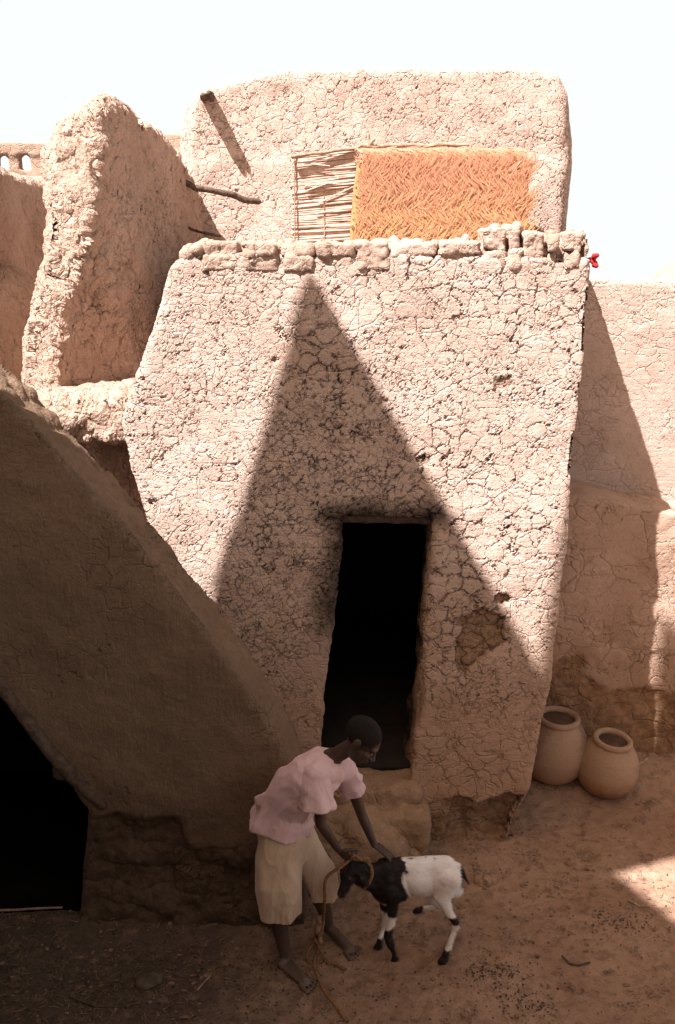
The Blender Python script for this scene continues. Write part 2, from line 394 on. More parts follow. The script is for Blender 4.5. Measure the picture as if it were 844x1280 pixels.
for k in range(16):
    px = 225+k*2.2; q = F(px, 322-k*.9); s.ell(q+Vector((0, random.uniform(.0, .2), 0)), random.uniform(.02, .045), n=6)
s.build('parapet', M['block'], house, voxel=.0075, smooth=1, sculpt=rough(.010, 11, .011, 34, 5))
# lintel
s = S(); a = F(420, 658); b = F(552, 644)
for k in range(3):
    y = 5.33+k*.09; s.cone((a.x-.02, y, a.z+.035), (b.x, y, a.z+.02+random.uniform(-.01, .01)), .035, .03)
s.build('lintel', M['wood'], house, voxel=.008, smooth=1, sculpt=rough(.01, 12, .004, 40))
# raised door sill
s = S(); a = F(392, 1075); b = F(516, 979)
s.box((a.x-.02, a.y-.05, -.05), (b.x+.02, b.y+.14, b.z), .01)
s.box((a.x+.05, a.y-.16, -.05), (b.x+.06, b.y+.3, b.z-.09), .02)
s.build('door_sill', M['step'], house, voxel=.012, smooth=6, sculpt=rough(.03, 5, .012, 16, 2))

# mound of mud used as a step, behind the boy
s = S(); c = G(450, 1085, 0)
s.ell((c.x+.02, 4.98, .10), (.27, .20, .24)); s.ell((c.x-.22, 4.95, .1), (.26, .2, .2)); s.ell((c.x+.17, 5.0, .02), (.2, .17, .18)); s.ell((c.x-.02, 5.05, .17), (.2, .15, .17))
tag(s.build('mud_step', M['step'], None, voxel=.012, smooth=6, sculpt=rough(.07, 4, .02, 14, 8)), 'rounded lump of mud serving as a step below the doorway', 'step')

# ------------------------------------------------------------------ upper house
uo = [(226, 215), (229, 165), (233, 135), (247, 116), (280, 101), (330, 92), (420, 88), (520, 86), (620, 84), (672, 86), (697, 97), (708, 118), (712, 160), (714, 205), (710, 250), (706, 300), (702, 480), (236, 480), (228, 300)]
up = empty('upper_house', (.2, 8.6, 0), 'higher rounded mud building with finely cracked wall, rising behind the parapet', 'house')
s = slab(uo, 8.4, 2.6, ((0, .955), (.04, .978), (.12, .993), (.26, 1.0)))
s.box((-1.1, 8.62, -.1), (1.75, 11, 3.0))
def us(co, no):
    co = co+no*(fbm(co, 1.3, 3, 12)*.03+fbm(co, 6, 2, 13)*.008)[:, None]
    zc = P(500, 196, 8.4).z; co[:, 1] += .010*sstep(zc-.08, zc+.05, co[:, 2])*sstep(-.5, -.9, no[:, 1]); return co
s.build('wall', M['upper'], up, voxel=.014, smooth=24, sculpt=us)
# drain stub: bundle of short rotten poles
s = S(); a = P(258, 124, 8.55)
for k in range(5):
    o = Vector((random.uniform(-.03, .06), 0, random.uniform(-.015, .015))); s.cone(a+o, a+o+Vector((.02, -.36+random.uniform(-.03, .03), -.02)), .026, .020, n=8)
s.build('roof_spout', M['wood'], up, voxel=.008, smooth=1, sculpt=rough(.006, 20, .004, 50))

# reed mat and its poles
def sticks(lst, n=6):
    s = S()
    for a, b, r in lst: s.cone(a, b, r, r*.8, n=n)
    return s
matr = empty('reed_mat', P(402, 300, 8.3), 'reed mat of thin slanting canes leaning on the upper wall, left of the straw', 'mat')
l = []
for k in range(150):
    f = k/149; y0 = 192+f*112+random.uniform(-1.5, 1.5); y1 = y0-(10-6*f)+random.uniform(-3, 3)
    x0 = 366+random.uniform(-1, 3); x1 = 448+random.uniform(-6, 3)
    if y1 > 183: l.append((P(x0, y0, 8.30+random.uniform(-.015, .01)), P(x1, y1, 8.24+random.uniform(-.015, .015)), random.uniform(.005, .010)))
for k in range(8):
    y0 = random.uniform(195, 300); x0 = random.uniform(366, 400); l.append((P(x0, y0, 8.25), P(x0+random.uniform(25, 60), y0+random.uniform(-25, 6), 8.22), .006))
sticks(l).build('canes', simple('reed', (.58, .43, .34), (.40, .28, .21), 14), matr)
sticks([(P(x, 188, 8.27), P(x+1, 330, 8.25), .007) for x in (368, 405, 440)]).build('frame_rod', M['palewood'], matr)
for a, b, r, lb in ((P(366, 197, 8.22), P(468, 181, 8.2), .016, 'crooked pole slanting along the top of the reed mat'),
                (P(452, 183, 8.16), P(584, 181, 8.2), .018, 'straight pole lying level above the straw bundle')):
    s = S(); n = 8; pts = [(a.lerp(b, i/n)+Vector((0, 0, random.uniform(-.008, .008))), r*random.uniform(.85, 1.1)) for i in range(n+1)]
    s.chain(pts, n=8)
    if 'straight' in lb: s.cone(a+Vector((.06, 0, 0)), a+Vector((.05, 0, .09)), .018, .012); s.cone(a+Vector((.05, 0, 0)), a+Vector((.1, -.02, .05)), .014, .01)
    tag(s.build('wooden_pole', M['palewood'], None, voxel=.007, smooth=1), lb, 'pole', 'poles on the upper wall')

# straw screen
st = empty('straw_bundle', P(548, 300, 8.0), 'thick screen of layered orange straw standing on the roof', 'straw')
so = [(446, 196), (480, 190), (560, 191), (640, 194), (658, 200), (661, 230), (655, 280), (650, 360), (436, 360), (436, 290), (440, 240)]
s = slab(so, 7.90, .16, ((0, .80), (.04, .92), (.10, .985)))
t = NT('orange_straw', .75, .3); at = t.n.new('ShaderNodeAttribute'); at.attribute_name = 'tint'
t.set(t.b.inputs['Base Color'], t.mix(at.outputs['Fac'], (.58, .335, .15), (.46, .205, .115)))
s.build('core', simple('packed_straw', (.5, .25, .10), (.3, .13, .05), 30), st, voxel=.02, smooth=2)
V = []; Fc = []; T = []; random.seed(3)
rows = 9; ztop = P(500, 187, 7.95).z
for r_ in range(rows):
    f = r_/(rows-1); py0 = 366-f*164
    for k in range(900):
        px = random.uniform(437+f*12, 656+f*4); py = py0+random.gauss(0, 7)
        dirn = 1 if r_ % 2 else -1; fz = min(1, max(0, (366-py)/176)); bul = .11*math.sin(math.pi*min(1, .15+fz*.80))
        ln = random.uniform(.10, .22); ang = R(random.gauss(50, 14)); a = P(px, py, 7.96-bul-random.uniform(0, .03))
        d = Vector((math.cos(ang)*dirn, -random.uniform(.02, .20), math.sin(ang))).normalized(); c = a+d*ln
        ex = (c.x/c.y*FPX*.985)+422
        if not (435+f*13 < ex < 664): c = a.lerp(c, .35)
        if c.z > ztop+.02*random.random(): c.z = ztop+.02*random.random(); c.y += .08
        w = d.cross(Vector((0, -1, 0))).normalized()*random.uniform(.0022, .0046); b = a.lerp(c, .5)+Vector((0, -.008, 0)); n0 = len(V)
        V += [a-w, a+w, b+w, b-w, c]; Fc += [(n0, n0+1, n0+2, n0+3), (n0+3, n0+2, n0+4)]
        tv = min(1, max(0, random.gauss(.15+.8*min(1, max(0, (f-.2)/.6)), .22))); T += [tv]*5
for k in range(900):    # right end and loose ends hanging over
    f = random.random(); a = P(random.uniform(654, 660), 360-f*160, 8.0+random.uniform(-.05, .1)); ang = random.gauss(.5, .3)
    d = Vector((random.uniform(-.1, .25), -random.uniform(.0, .4), random.uniform(-1, 1)))*.07; w = Vector((.002, 0, .002)); n0 = len(V)
    V += [a-w, a+w, a+d]; Fc += [(n0, n0+1, n0+2)]; T += [random.uniform(.3, 1)]*3
me = mesh_np('stalks', V, Fc, False); at = me.attributes.new('tint', 'FLOAT', 'POINT'); at.data.foreach_set('value', T)
link('stalks', me, t.m, st)
s = S(); pts = [(P(x, y, 7.86), .007) for x, y in ((650, 203), (630, 232), (608, 262), (596, 290), (590, 310))]; s.chain(pts, n=6); s.build('cane', M['palewood'], st)

# ------------------------------------------------------------------ ruined wall on the left
ruin = empty('ruined_wall', (-1.5, 6.4, 0), 'high eroded mud wall with sloping broken top, left of the house', 'wall')
s = S()
def sect(Y, r, l_, topz=None):   # right and left edges as photo points
    return [P(x, y, Y) for x, y in r]+[P(x, y, Y) for x, y in l_[::-1]]
def wsec(Y, xr, xl, zt, zt2, zb=0): # world section
    return [Vector((xr, Y, z)) for z in (zt, zt*.9+zb*.1, zt*.75+zb*.25, zt*.5, zb)]+[Vector((xl, Y, z)) for z in (zb, zt2*.5, zt2*.75, zt2*.9, zt2)]
f0 = sect(6.32, ((122, 141), (118, 200), (108, 300), (72, 400), (62, 640)), ((85, 160), (72, 215), (68, 330), (40, 430), (42, 640)))
f1 = sect(6.42, ((130, 131), (130, 200), (122, 300), (88, 400), (75, 640)), ((75, 168), (62, 215), (62, 330), (33, 430), (36, 640)))
ts = [(6.85, 162, 143), (7.35, 196, 172), (7.85, 222, 204), (8.3, 243, 237), (9.0, 272, 258)]
rings = [f0, f1]
for Y, px, py in ts:
    p = P(px, py, Y); rings.append(wsec(Y, p.x, p.x-.36, p.z, p.z-.03))
s.loft(rings)
# ledge, its rough lip, and the lower body
a = P(60, 508, 5.72); 
s.box((-1.78, 5.80, 2.33), (-.95, 8.2, 2.50), .015); s.box((-1.62, 6.10, -.1), (-.98, 8.3, 2.4)); s.box((-1.95, 6.3, -.1), (-1.2, 8.3, 2.4)); s.box((-1.80, 5.9, -.1), (-1.50, 6.4, 2.36), .02)
s.ell((-1.62, 5.86, 2.41), (.15, .10, .07)); s.ell((-1.22, 5.86, 2.41), (.2, .07, .06));
def rs(co, no):
    n = fbm(co*np.array([1, 1, .5]), 3, 4, 31)
    front = sstep(6.75, 6.4, co[:, 1])
    return co+no*(n*(.02+.012*front)+fbm(co, 9, 3, 32)*(.010+.006*front)+np.abs(fbm(co*np.array([1, 1, .4]), 20, 2, 35))*-.008)[:, None]
s.build('wall', M['ruin'], ruin, voxel=.0125, smooth=3, sculpt=rs)
def branch(pts, r0, r1, name='branch', par=ruin, mat='wood'):
    s = S(); n = len(pts)-1
    s.chain([(Vector(p), r0+(r1-r0)*i/n) for i, p in enumerate(pts)], n=10)
    s.build(name, M[mat], par, voxel=.006, smooth=2, sculpt=rough(.006, 14, .003, 45))
branch([P(228, 226, 7.9), P(245, 235, 7.9), P(268, 239, 7.95), P(290, 243, 8.0), P(305, 250, 8.05), P(323, 252, 8.1)], .022, .026)
branch([P(218, 280, 7.9), P(235, 285, 7.9), P(250, 290, 7.85), P(275, 295, 7.85)], .014, .012)

lw = S(); lw.loft([[Vector((x0, y, z)) for x0, z in ((-2.62-.05*(y-7.4), 3.93+dz), (-2.60, 2.5), (-2.5, 1.2), (-2.45, -.1), (-3.0, -.1), (-3.05, 3.9+dz))] for y, dz in ((6.9, .02), (7.6, -.02), (8.3, .03), (9.0, -.02), (10.2, .05))])
lw.ell((-2.55, 7.9, 2.2), (.25, .9, 1.0))
tag(lw.build('mud_wall', M['ruin'], None, voxel=.02, smooth=4, sculpt=rough(.05, 2.2, .02, 9, 44)), 'shaded rough mud wall at the left edge, behind the ruined wall', 'wall')

# far crenellated roof terrace
fw_ = empty('terrace_wall', P(100, 212, 15), 'distant roof terrace wall pierced by a row of small arches', 'wall')
s = S(); a = P(-60, 213, 15); b = P(300, 213, 15); zt = P(0, 179, 15).z; zb = P(0, 193, 15).z; zl = a.z
s.box((a.x, 15, 0), (b.x, 15.2, zl)); s.box((a.x, 14.98, zb), (P(190, 0, 15).x, 15.2, zt)); s.box((P(188, 0, 15).x, 14.96, zb), (b.x, 15.2, P(0, 167, 15).z))
x = -46
while x < 290:
    p0 = P(x, 200, 15).x; p1 = P(x+14, 200, 15).x; s.box((p0, 15.0, zl-.05), (p1, 15.16, zb+.05))
    s.ell(((p0+p1)/2, 15.08, zb), ((p1-p0)*.8, .1, .07)); x += 28
s.build('wall', M['plain'], fw_, voxel=.022, smooth=3, sculpt=rough(.03, 3, .01, 9))

# ------------------------------------------------------------------ walls on the right
s = S(); tp = [(690, 349), (745, 350), (800, 352), (850, 354), (960, 352), (1150, 356)]
ring = [P(x, y, 6.42) for x, y in tp]; ring = ring+[Vector((ring[-1].x, 6.42, -.1)), Vector((ring[0].x, 6.42, -.1))]
s.loft([ring, [p+Vector((0, .38, 0)) for p in ring]])
tag(s.build('mud_wall', M['right'], None, voxel=.0115, smooth=5, sculpt=rough(.016, 1.5, .004, 8, 50)), 'tall smooth mud wall on the right with a slanting shadow edge', 'wall')
s = S(); tp = [(692, 620), (715, 621), (740, 623), (770, 630), (800, 637), (830, 641), (849, 643)]
ring = [P(x, y, 5.96) for x, y in tp]; xe = P(843, 900, 5.96).x
ring = ring+[Vector((xe+.03, 5.96, 1.2)), Vector((xe, 5.96, -.1)), Vector((ring[0].x, 5.96, -.1))]
s.loft([ring, [p+Vector((0, .50, .0)) for p in ring]])
def ls(co, no):
    q = np.stack([co[:, 0], co[:, 2], co[:, 2]*0], 1); n = fbm(q, 4, 3, 61); fr = sstep(-.4, -.8, no[:, 1])
    d = sstep(1.02, .86, co[:, 2]+n*.16)*.02+sstep(.75, .6, co[:, 2]+n*.2+.1*np.sin(q[:, 0]*7))*.022
    hold = np.hypot((co[:, 0]-1.95)/.09, (co[:, 2]-1.13)/.07)+n*.2
    d = d-.012*sstep(1.1, .9, hold)
    co = co+no*(fbm(co, 2.4, 3, 62)*.016+fbm(co, 8, 2, 63)*.006)[:, None]; co[:, 1] += d*fr+fr*sstep(.018, .035, d)*fbm(q, 12, 3, 64)*.012; return co, fr*sstep(.012, .034, d)
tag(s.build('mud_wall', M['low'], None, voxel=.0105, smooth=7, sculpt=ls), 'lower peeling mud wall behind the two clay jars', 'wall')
s = S(); s.box((xe-.03, 6.06, -.1), (4.5, 6.5, P(844, 641, 6.06).z-.01), .01)
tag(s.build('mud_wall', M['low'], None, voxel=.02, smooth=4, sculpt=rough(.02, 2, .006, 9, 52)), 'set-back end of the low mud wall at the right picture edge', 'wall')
s = S(); c = P(862, 352, 22); s.ell((c.x, 22, c.z-.6), (1.0, .9, 1.05)); s.box((c.x-1.2, 21.6, 0), (c.x+2, 23, c.z-.2))
tag(s.build('mud_dome', M['plain'], None, voxel=.05, smooth=3, sculpt=rough(.06, 1.5, .01, 5)), 'pale rounded mud roof far behind the right wall', 'roof')

# small red rag on the parapet corner
s = S(); c = P(743, 326, 5.5)
for k in range(9): s.ell(c+Vector((random.uniform(-.02, .012), random.uniform(-.02, .02), random.uniform(-.03, .03))), random.uniform(.012, .017), n=6)
s.cone(c+Vector((-.12, .05, -.02)), c, .005, .004)
tag(s.build('red_rag', simple('red_cloth', (.55, .03, .03), (.3, .02, .02), 60), None, voxel=.004, smooth=1), 'small red scrap caught on the right corner of the parapet', 'rag')

# ------------------------------------------------------------------ staircase wall
sc_ = empty('mud_staircase', (-1.0, 4.5, 0), 'dark sloping mud wall of an outside staircase with an opening beneath, lower left', 'staircase')
YS = 4.46
tl = [(-260, 240), (-120, 378), (0, 493), (40, 530), (90, 588), (150, 652), (200, 714), (250, 779), (298, 845), (334, 903), (352, 940), (364, 974), (372, 1008), (378, 1070), (380, 1175)]
op = [(104, 1175), (106, 1080), (112, 1012), (60, 938), (0, 862), (-100, 735), (-260, 560)]
ring = [P(x, y, YS) for x, y in tl+op]
s = S(); s.loft([ring, [p+Vector((.02, .30, 0)) for p in ring]])
# rounded coping
cp = [P(x, y, YS+.155) for x, y in dense(tl[:12], 30)]
tb = []
for i_, p in enumerate(cp):
    d = (cp[min(i_+1, len(cp)-1)]-cp[max(i_-1, 0)]).normalized(); u_ = Vector((0, 1, 0)); w_ = d.cross(u_); c_ = p+w_*(.10 if w_.z < 0 else -.10)
    tb.append([c_+(u_*math.cos(2*math.pi*k/18)+w_*math.sin(2*math.pi*k/18))*.112 for k in range(18)])
s.loft(tb)
# flight behind the wall, back wall of the cellar
up_ = [P(x, y, YS) for x, y in tl[:12]]; dn = [p+Vector((0, 0, -.32)) for p in up_]
rg = [p+Vector((0, .2, -.45)) for p in up_]+[p+Vector((0, .2, -.45)) for p in dn[::-1]]
s.loft([rg, [p+Vector((0, .44, 0)) for p in rg]])
bk = [p+Vector((0, .6, -.6)) for p in up_[:6]]; bk = bk+[Vector((bk[-1].x, bk[0].y, 1.45)), Vector((bk[0].x, bk[0].y, 1.45))]
s.loft([bk, [p+Vector((0, .15, 0)) for p in bk]])
s.box((-3.4, 5.05, 1.45), (-1.0, 6.15, 1.62)); s.box((-3.4, 6.0, -.1), (-1.0, 6.15, 1.6)); s.box((-3.4, 4.6, -.1), (-3.2, 6.1, 2.6)); s.box((-1.2, 4.6, -.1), (-1.0, 6.1, 1.6))
s.box((-.72, 4.6, -.1), (-.25, 5.1, .62))
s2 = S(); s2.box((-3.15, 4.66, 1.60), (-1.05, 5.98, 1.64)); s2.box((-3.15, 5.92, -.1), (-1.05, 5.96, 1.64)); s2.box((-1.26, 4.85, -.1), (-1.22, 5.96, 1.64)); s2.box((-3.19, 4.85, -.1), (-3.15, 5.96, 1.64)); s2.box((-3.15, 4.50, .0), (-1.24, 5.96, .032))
s2.build('cellar_shade', simple('cellar_shade_black', (.006, .005, .004), (.004, .003, .003), 4, spec=0), sc_)  # near-black boxes added to stop light leaks and paint the opening dark
def ss(co, no):
    q = np.stack([co[:, 0], co[:, 2], co[:, 2]*0], 1); n = fbm(q, 3.5, 3, 71); fr = sstep(-.4, -.8, no[:, 1])*sstep(4.6, 4.5, co[:, 1])
    co = co+no*(fbm(co, 1.6, 3, 72)*.022+fbm(co, 7, 3, 73)*.007)[:, None]
    z = co[:, 2]+n*.05
    up_m = sstep(.25, .7, no[:, 2])*sstep(.5, .7, co[:, 2]); co = co+no*(up_m*(fbm(co, 11, 3, 77)*.022+np.abs(fbm(co, 5, 2, 78))*-.016))[:, None]
    m = sstep(.60, .54, co[:, 2]+n*.2)                     # plaster gone, brick courses bare
    row = np.floor(z/.115); z = z+fbm(q, 9, 3, 76)*.03; row = np.floor(z/.115); fz = (z/.115) % 1; fx = ((co[:, 0]+row*.13+n*.09)/.27) % 1
    gr = 1-sstep(0, .16, np.minimum(fz, 1-fz))*sstep(0, .09, np.minimum(fx, 1-fx))
    r = _h(row.astype(np.int64), np.floor((co[:, 0]+row*.13+n*.05)/.27).astype(np.int64), row.astype(np.int64)*0, 5)
    co[:, 1] += fr*m*(.020+gr*.013+r*.016+fbm(co, 8, 4, 75)*.030)
    co[:, 1] += fr*sstep(.35, .05, co[:, 2])*-.06
    return co, m*fr
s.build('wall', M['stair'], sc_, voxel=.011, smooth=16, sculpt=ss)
branch([P(-40, 806, 4.50), P(-4, 850, 4.45), P(30, 896, 4.44), P(62, 938, 4.44), P(95, 975, 4.44), P(128, 1004, 4.46)], .030, .036, 'beam', sc_)
# ------------------------------------------------------------------ neighbours and added shade blocks outside the frame
tw = empty('mud_tower', (-3, 0, 0), 'tall battered mud tower beyond the left picture edge, throwing the triangular shadow', 'tower')
HZ = 8.2
A = back(F(390, 345), HZ); A5 = back(F(277, 742), 5.0); k = (A-A5)/(HZ-5.0); A0 = A5-k*5.0
B = back(F(664, 822), HZ)
P1 = back(G(765, 1090), HZ); P2 = back(G(846, 1152), HZ); P3 = back(G(846, 1068), HZ)
e = (P2-P1); P2e = P1+e*3
rt = [A, A.lerp(B, .5), B, P1, P2e, Vector((P2e.x, -3, HZ)), Vector((-5.5, -3, HZ)), Vector((-4.6, 1.2, HZ))]
def low(z):
    r = [Vector((p.x, p.y, z)) for p in rt]; r[0] = A5-k*(5.0-z); r[1] = Vector(((r[0].x+r[2].x)/2, (r[0].y+r[2].y)/2, z)); r[7] = Vector((-5.6, 2.2, z)) if z < 1 else r[7]
    for i in (4, 5): r[i].x = min(r[i].x, -1.5)
    return r
S().loft([low(-.1), low(5.0), rt]).build('wall', M['plain'], tw)
E1 = back(F(676, 848), HZ); E2 = back(P(829, 777, 5.97), HZ); E3 = back(P(862, 800, 5.97), HZ)
ext = [B, E1, E2, E3, E3+Vector((.5, -.3, 0)), P1+(P3-P1)*3.2, P3, P1+(P3-P1)*-.15]
S().loft([[p+Vector((0, 0, -.10)) for p in ext], [p+Vector((0, 0, -.01)) for p in ext]]).build('shade_slab', M['plain'], tw)  # unseen slab added to cast the band of shade beyond the sunlit patch
S().box((-5.6, 1.6, -.1), (-2.15, 4.30, 3.05)).build('shade_block', M['plain'], tw)  # unseen block added to keep sun off the ground by the cellar
ho = empty('near_house', (0, -2, 0), 'flat mud house terrace from which the courtyard is seen', 'house')
S().box((-6, -6, -.1), (6, .55, 1.9)).build('wall', M['plain'], ho)

# ------------------------------------------------------------------ jars
t = NT('fired_clay', .8, .25); co = t.co
n1, c1 = t.noise(6, 4, co); n2, _ = t.noise(60, 4, co, .7); z = t.sep(co)[2]
f = t.rng(t.math('MULTIPLY_ADD', n1, .16, z), .18, .33)
c = t.mix(f, (.38, .21, .11), (.35, .225, .15)); c = t.mix(t.rng(n2, .4, .8, 0, .5), c, (.24, .15, .1)); n3, _ = t.noise(3.4, 5, co, .7); c = t.mix(t.rng(n3, .52, .68, 0, .6), c, (.17, .105, .075)); n3b, _ = t.noise(5, 4, t.map((1, 1, .4), loc=(4, 4, 4)), .6); c = t.mix(t.rng(n3b, .58, .7, 0, .4), c, (.48, .38, .31))
bd, _ = t.noise(1, 3, t.map((4, 4, 90))); 
t.set(t.b.inputs['Base Color'], c); t.bump(t.math('ADD', t.math('MULTIPLY', bd, .5), n2), .004); clay = t.m
M['soot_shade'] = simple('shade_dark_clay', (.12, .07, .045), (.06, .035, .025), 10)  # jar insides coloured darker to stand for the shade in them
def lathe(prof, n=56, jit=0, seed=0):
    v = []; f = []; m = len(prof)
    for i, (r, z) in enumerate(prof):
        for k in range(n):
            a = 2*math.pi*k/n; rr = r*(1+jit*math.sin(2*a+seed)+jit*.7*math.sin(3*a+seed*2+z*9)); v.append((rr*math.cos(a), rr*math.sin(a), z))
    for i in range(m-1):
        for k in range(n): f.append((i*n+k, i*n+(k+1) % n, (i+1)*n+(k+1) % n, (i+1)*n+k))
    f.append(tuple(range(n))[::-1]); return v, f
def jar(px, py, w, h, tilt, label, seed):
    g = G(px, py, .10); g = G(px, py, gh(g.x, g.y)+.005); base = Vector((g.x, g.y+w*.22, gh(g.x, g.y+w*.2)-.02))
    e = empty('clay_jar', base, label, 'jar', 'clay jars against the wall'); R_ = w/2
    body = [(R_*a_, b_*h) for a_, b_ in ((.22, 0), (.48, .02), (.74, .11), (.91, .24), (1.0, .40), (.995, .50), (.94, .63), (.82, .76), (.67, .86), (.54, .93))]
    # smooth the profile
    def cr(pts, n=5):
        o = []
        for i in range(len(pts)-1):
            p0 = pts[max(i-1, 0)]; p1 = pts[i]; p2 = pts[i+1]; p3 = pts[min(i+2, len(pts)-1)]
            for k in range(n):
                t_ = k/n; o.append(tuple(.5*((2*p1[j])+(-p0[j]+p2[j])*t_+(2*p0[j]-5*p1[j]+4*p2[j]-p3[j])*t_**2+(-p0[j]+3*p1[j]-3*p2[j]+p3[j])*t_**3) for j in (0, 1)))
        return o+[pts[-1]]
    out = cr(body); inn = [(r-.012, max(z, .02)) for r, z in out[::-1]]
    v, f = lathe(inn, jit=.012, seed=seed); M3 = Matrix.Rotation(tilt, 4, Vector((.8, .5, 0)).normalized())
    link('inner_face', mesh_np('inner_face', [M3 @ Vector(p)+base for p in v], f), M['soot_shade'], e); v, f = lathe(out, jit=.012, seed=seed); M3 = Matrix.Rotation(tilt, 4, Vector((.8, .5, 0)).normalized())
    V = [M3 @ Vector(p)+base for p in v]; link('body', mesh_np('body', V, f), clay, e)
    zr = .93*h; r0 = R_*.55; rim = [(r0-.012, zr-.02), (r0-.02, zr+.004), (r0-.015, zr+.022), (r0, zr+.028), (r0+.013, zr+.022), (r0+.016, zr+.006), (r0+.010, zr-.006), (r0-.004, zr-.012)]
    v, f = lathe(cr(rim, 3)+[rim[0]], jit=.014, seed=seed+1); V = [M3 @ Vector(p)+base for p in v]; link('rim', mesh_np('rim', V, f[:-1]), clay, e)
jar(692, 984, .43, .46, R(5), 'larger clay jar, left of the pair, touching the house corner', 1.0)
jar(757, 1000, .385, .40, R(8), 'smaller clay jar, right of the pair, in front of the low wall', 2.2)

# ------------------------------------------------------------------ boy
boy = empty('person', G(385, 1200), 'barefoot boy in pink shirt and khaki shorts bending over a goat', 'person')
t = NT('dark_skin', .5, .4); n1, _ = t.noise(40, 3); n2, _ = t.noise(9, 3); z = t.sep(t.co)[2]
c = t.mix(t.rng(n1, .3, .7), (.062, .034, .023), (.042, .022, .015)); c = t.mix(t.rng(t.math('MULTIPLY_ADD', n2, .25, z), .45, .10, 0, .6), c, (.14, .098, .075))
t.set(t.b.inputs['Base Color'], c); t.bump(n1, .0008); M['skin'] = t.m
def frame(fw, up):
    f = Vector(fw).normalized(); u = Vector(up); u = (u-f*u.dot(f)).normalized(); r = f.cross(u); return Matrix((r, f, u)).transposed()
pel = P(356, 1022, 4.22); nk = P(415, 948, 4.15); hd = P(453, 925, 4.09)
chest = pel.lerp(nk, .68)+Vector((-.02, 0, .02)); shR = P(397, 966, 4.04); shL = P(433, 962, 4.27)
elR = P(401, 1030, 4.0); wrR = P(423, 1062, 4.07); elL = P(452, 1018, 4.29); wrL = P(468, 1056, 4.26)
hiR = P(348, 1045, 4.15); hiL = P(366, 1045, 4.30); knR = P(345, 1118, 4.08); knL = P(396, 1098, 4.28)
anR = P(357, 1200, 4.13); anL = P(411, 1158, 4.32)
s = S()
s.cone(pel, chest, .085, .095, q=1.25, side=(0, 0, 1)); s.cone(chest, nk, .095, .05)
s.cone(shR, shL, .036, .036); s.cone(chest, shR, .07, .036); s.cone(chest, shL, .07, .036)
s.cone(nk-Vector((.02, 0, .01)), hd+Vector((-.03, 0, -.02)), .038, .036)
for a, b, c in ((shR, elR, wrR), (shL, elL, wrL)):
    s.chain([(a, .036), (a.lerp(b, .5), .030), (b, .025), (b.lerp(c, .3), .025), (c, .0165)])
for a, b, c in ((hiR, knR, anR), (hiL, knL, anL)):
    s.chain([(a, .058), (a.lerp(b, .5), .050), (b, .045), (b.lerp(c, .3)+Vector((-.012, .005, 0)), .047), (b.lerp(c, .65), .036), (c, .027)])
def foot(an, heel, toe):
    h = Vector(heel); t_ = Vector(toe); d = (t_-h); d.z = 0; d.normalize(); sd = Vector((d.y, -d.x, 0)); zg = gh(t_.x, t_.y)+.004
    s.cone(an, h+Vector((0, 0, .022)), .024, .024); ball = t_-d*.035; ball.z = zg+.012
    s.cone(h+Vector((0, 0, .018)), ball, .023, .030, q=.6, side=sd); s.cone(an+d*.01, ball+Vector((0, 0, .006)), .024, .022, q=.9, side=sd)
    for k, (o, L, r) in enumerate(((-.030, .052, .0115), (-.009, .052, .0082), (.0085, .046, .0075), (.024, .037, .007), (.038, .027, .0065))):
        sg = foot.sg; b0 = ball+sd*o*sg; b0.z = zg+.007; s.cone(b0, b0+d*L+sd*o*.35*sg, r, r*.9, n=10); s.cone(b0+d*L, b0+d*(L+.004)+Vector((0, 0, -.003)), r, r*.8, n=8)
gR = G(352, 1211, .01); gR.z = gh(gR.x, gR.y)+.004; gL = G(409, 1168, .01); gL.z = gh(gL.x, gL.y)+.004
foot.sg = -1; foot(anR, gR, G(388, 1236, .01)); foot.sg = -1; foot(anL, gL, G(443, 1196, .01))
# head
HM = frame((.68, -.30, -.67), (.70, -.05, .70))
def hp(r, f, u): return hd+HM @ Vector((r, f, u))
s.ell(hp(0, -.012, .022), (.070, .088, .074), HM, 20); s.ell(hp(0, .028, -.035), (.053, .056, .066), HM)
s.ell(hp(0, .052, -.082), (.024, .022, .018), HM, 8); s.ell(hp(0, .066, .018), (.048, .018, .018), HM, 10)
s.cone(hp(0, .078, .0), hp(0, .096, -.028), .008, .0125, n=10); s.ell(hp(.010, .090, -.031), .008, n=6); s.ell(hp(-.010, .090, -.031), .008, n=6)
s.ell(hp(0, .082, -.050), (.021, .010, .0065), HM, 8); s.ell(hp(0, .079, -.061), (.019, .010, .0065), HM, 8)
for sx in (1, -1):
    s.ell(hp(.036*sx, .060, -.022), (.018, .014, .016), HM, 8); s.ell(hp(.071*sx, -.010, -.008), (.008, .017, .028), HM, 8)
# hands
def hand(w, d, pn, curl, sg, fr=.0078):
    """w wrist, d pointing direction, pn palm normal (towards the held thing), sg thumb side"""
    d = Vector(d).normalized(); pn = Vector(pn); pn = (pn-d*pn.dot(d)).normalized(); sd = d.cross(pn)*sg
    pal = w+d*.045; s.cone(w, pal, .019, .024, q=.55, side=sd); s.cone(w+d*.02, w+d*.062, .024, .031, q=.36, side=sd)
    for o, L in ((.024, .060), (.008, .068), (-.008, .063), (-.023, .049)):
        a = w+d*.068+sd*o; ang = 0; p = a
        for j, (fl, rr) in enumerate(((.42, 1), (.33, .92), (.25, .85))):
            ang += curl*(.7, 1, .9)[j]; dd = (d*math.cos(ang)+pn*math.sin(ang)+sd*o*3).normalized(); q_ = p+dd*L*fl; s.cone(p, q_, fr*rr, fr*rr*.92, n=9); p = q_
    a = w+d*.02+sd*.022; b = a+(d*.6+sd*.7+pn*.35).normalized()*.036; c = b+(d*.85+sd*.25+pn*.5).normalized()*.028
    s.cone(a, b, .012, .0095, n=9); s.cone(b, c, .0095, .0078, n=9)
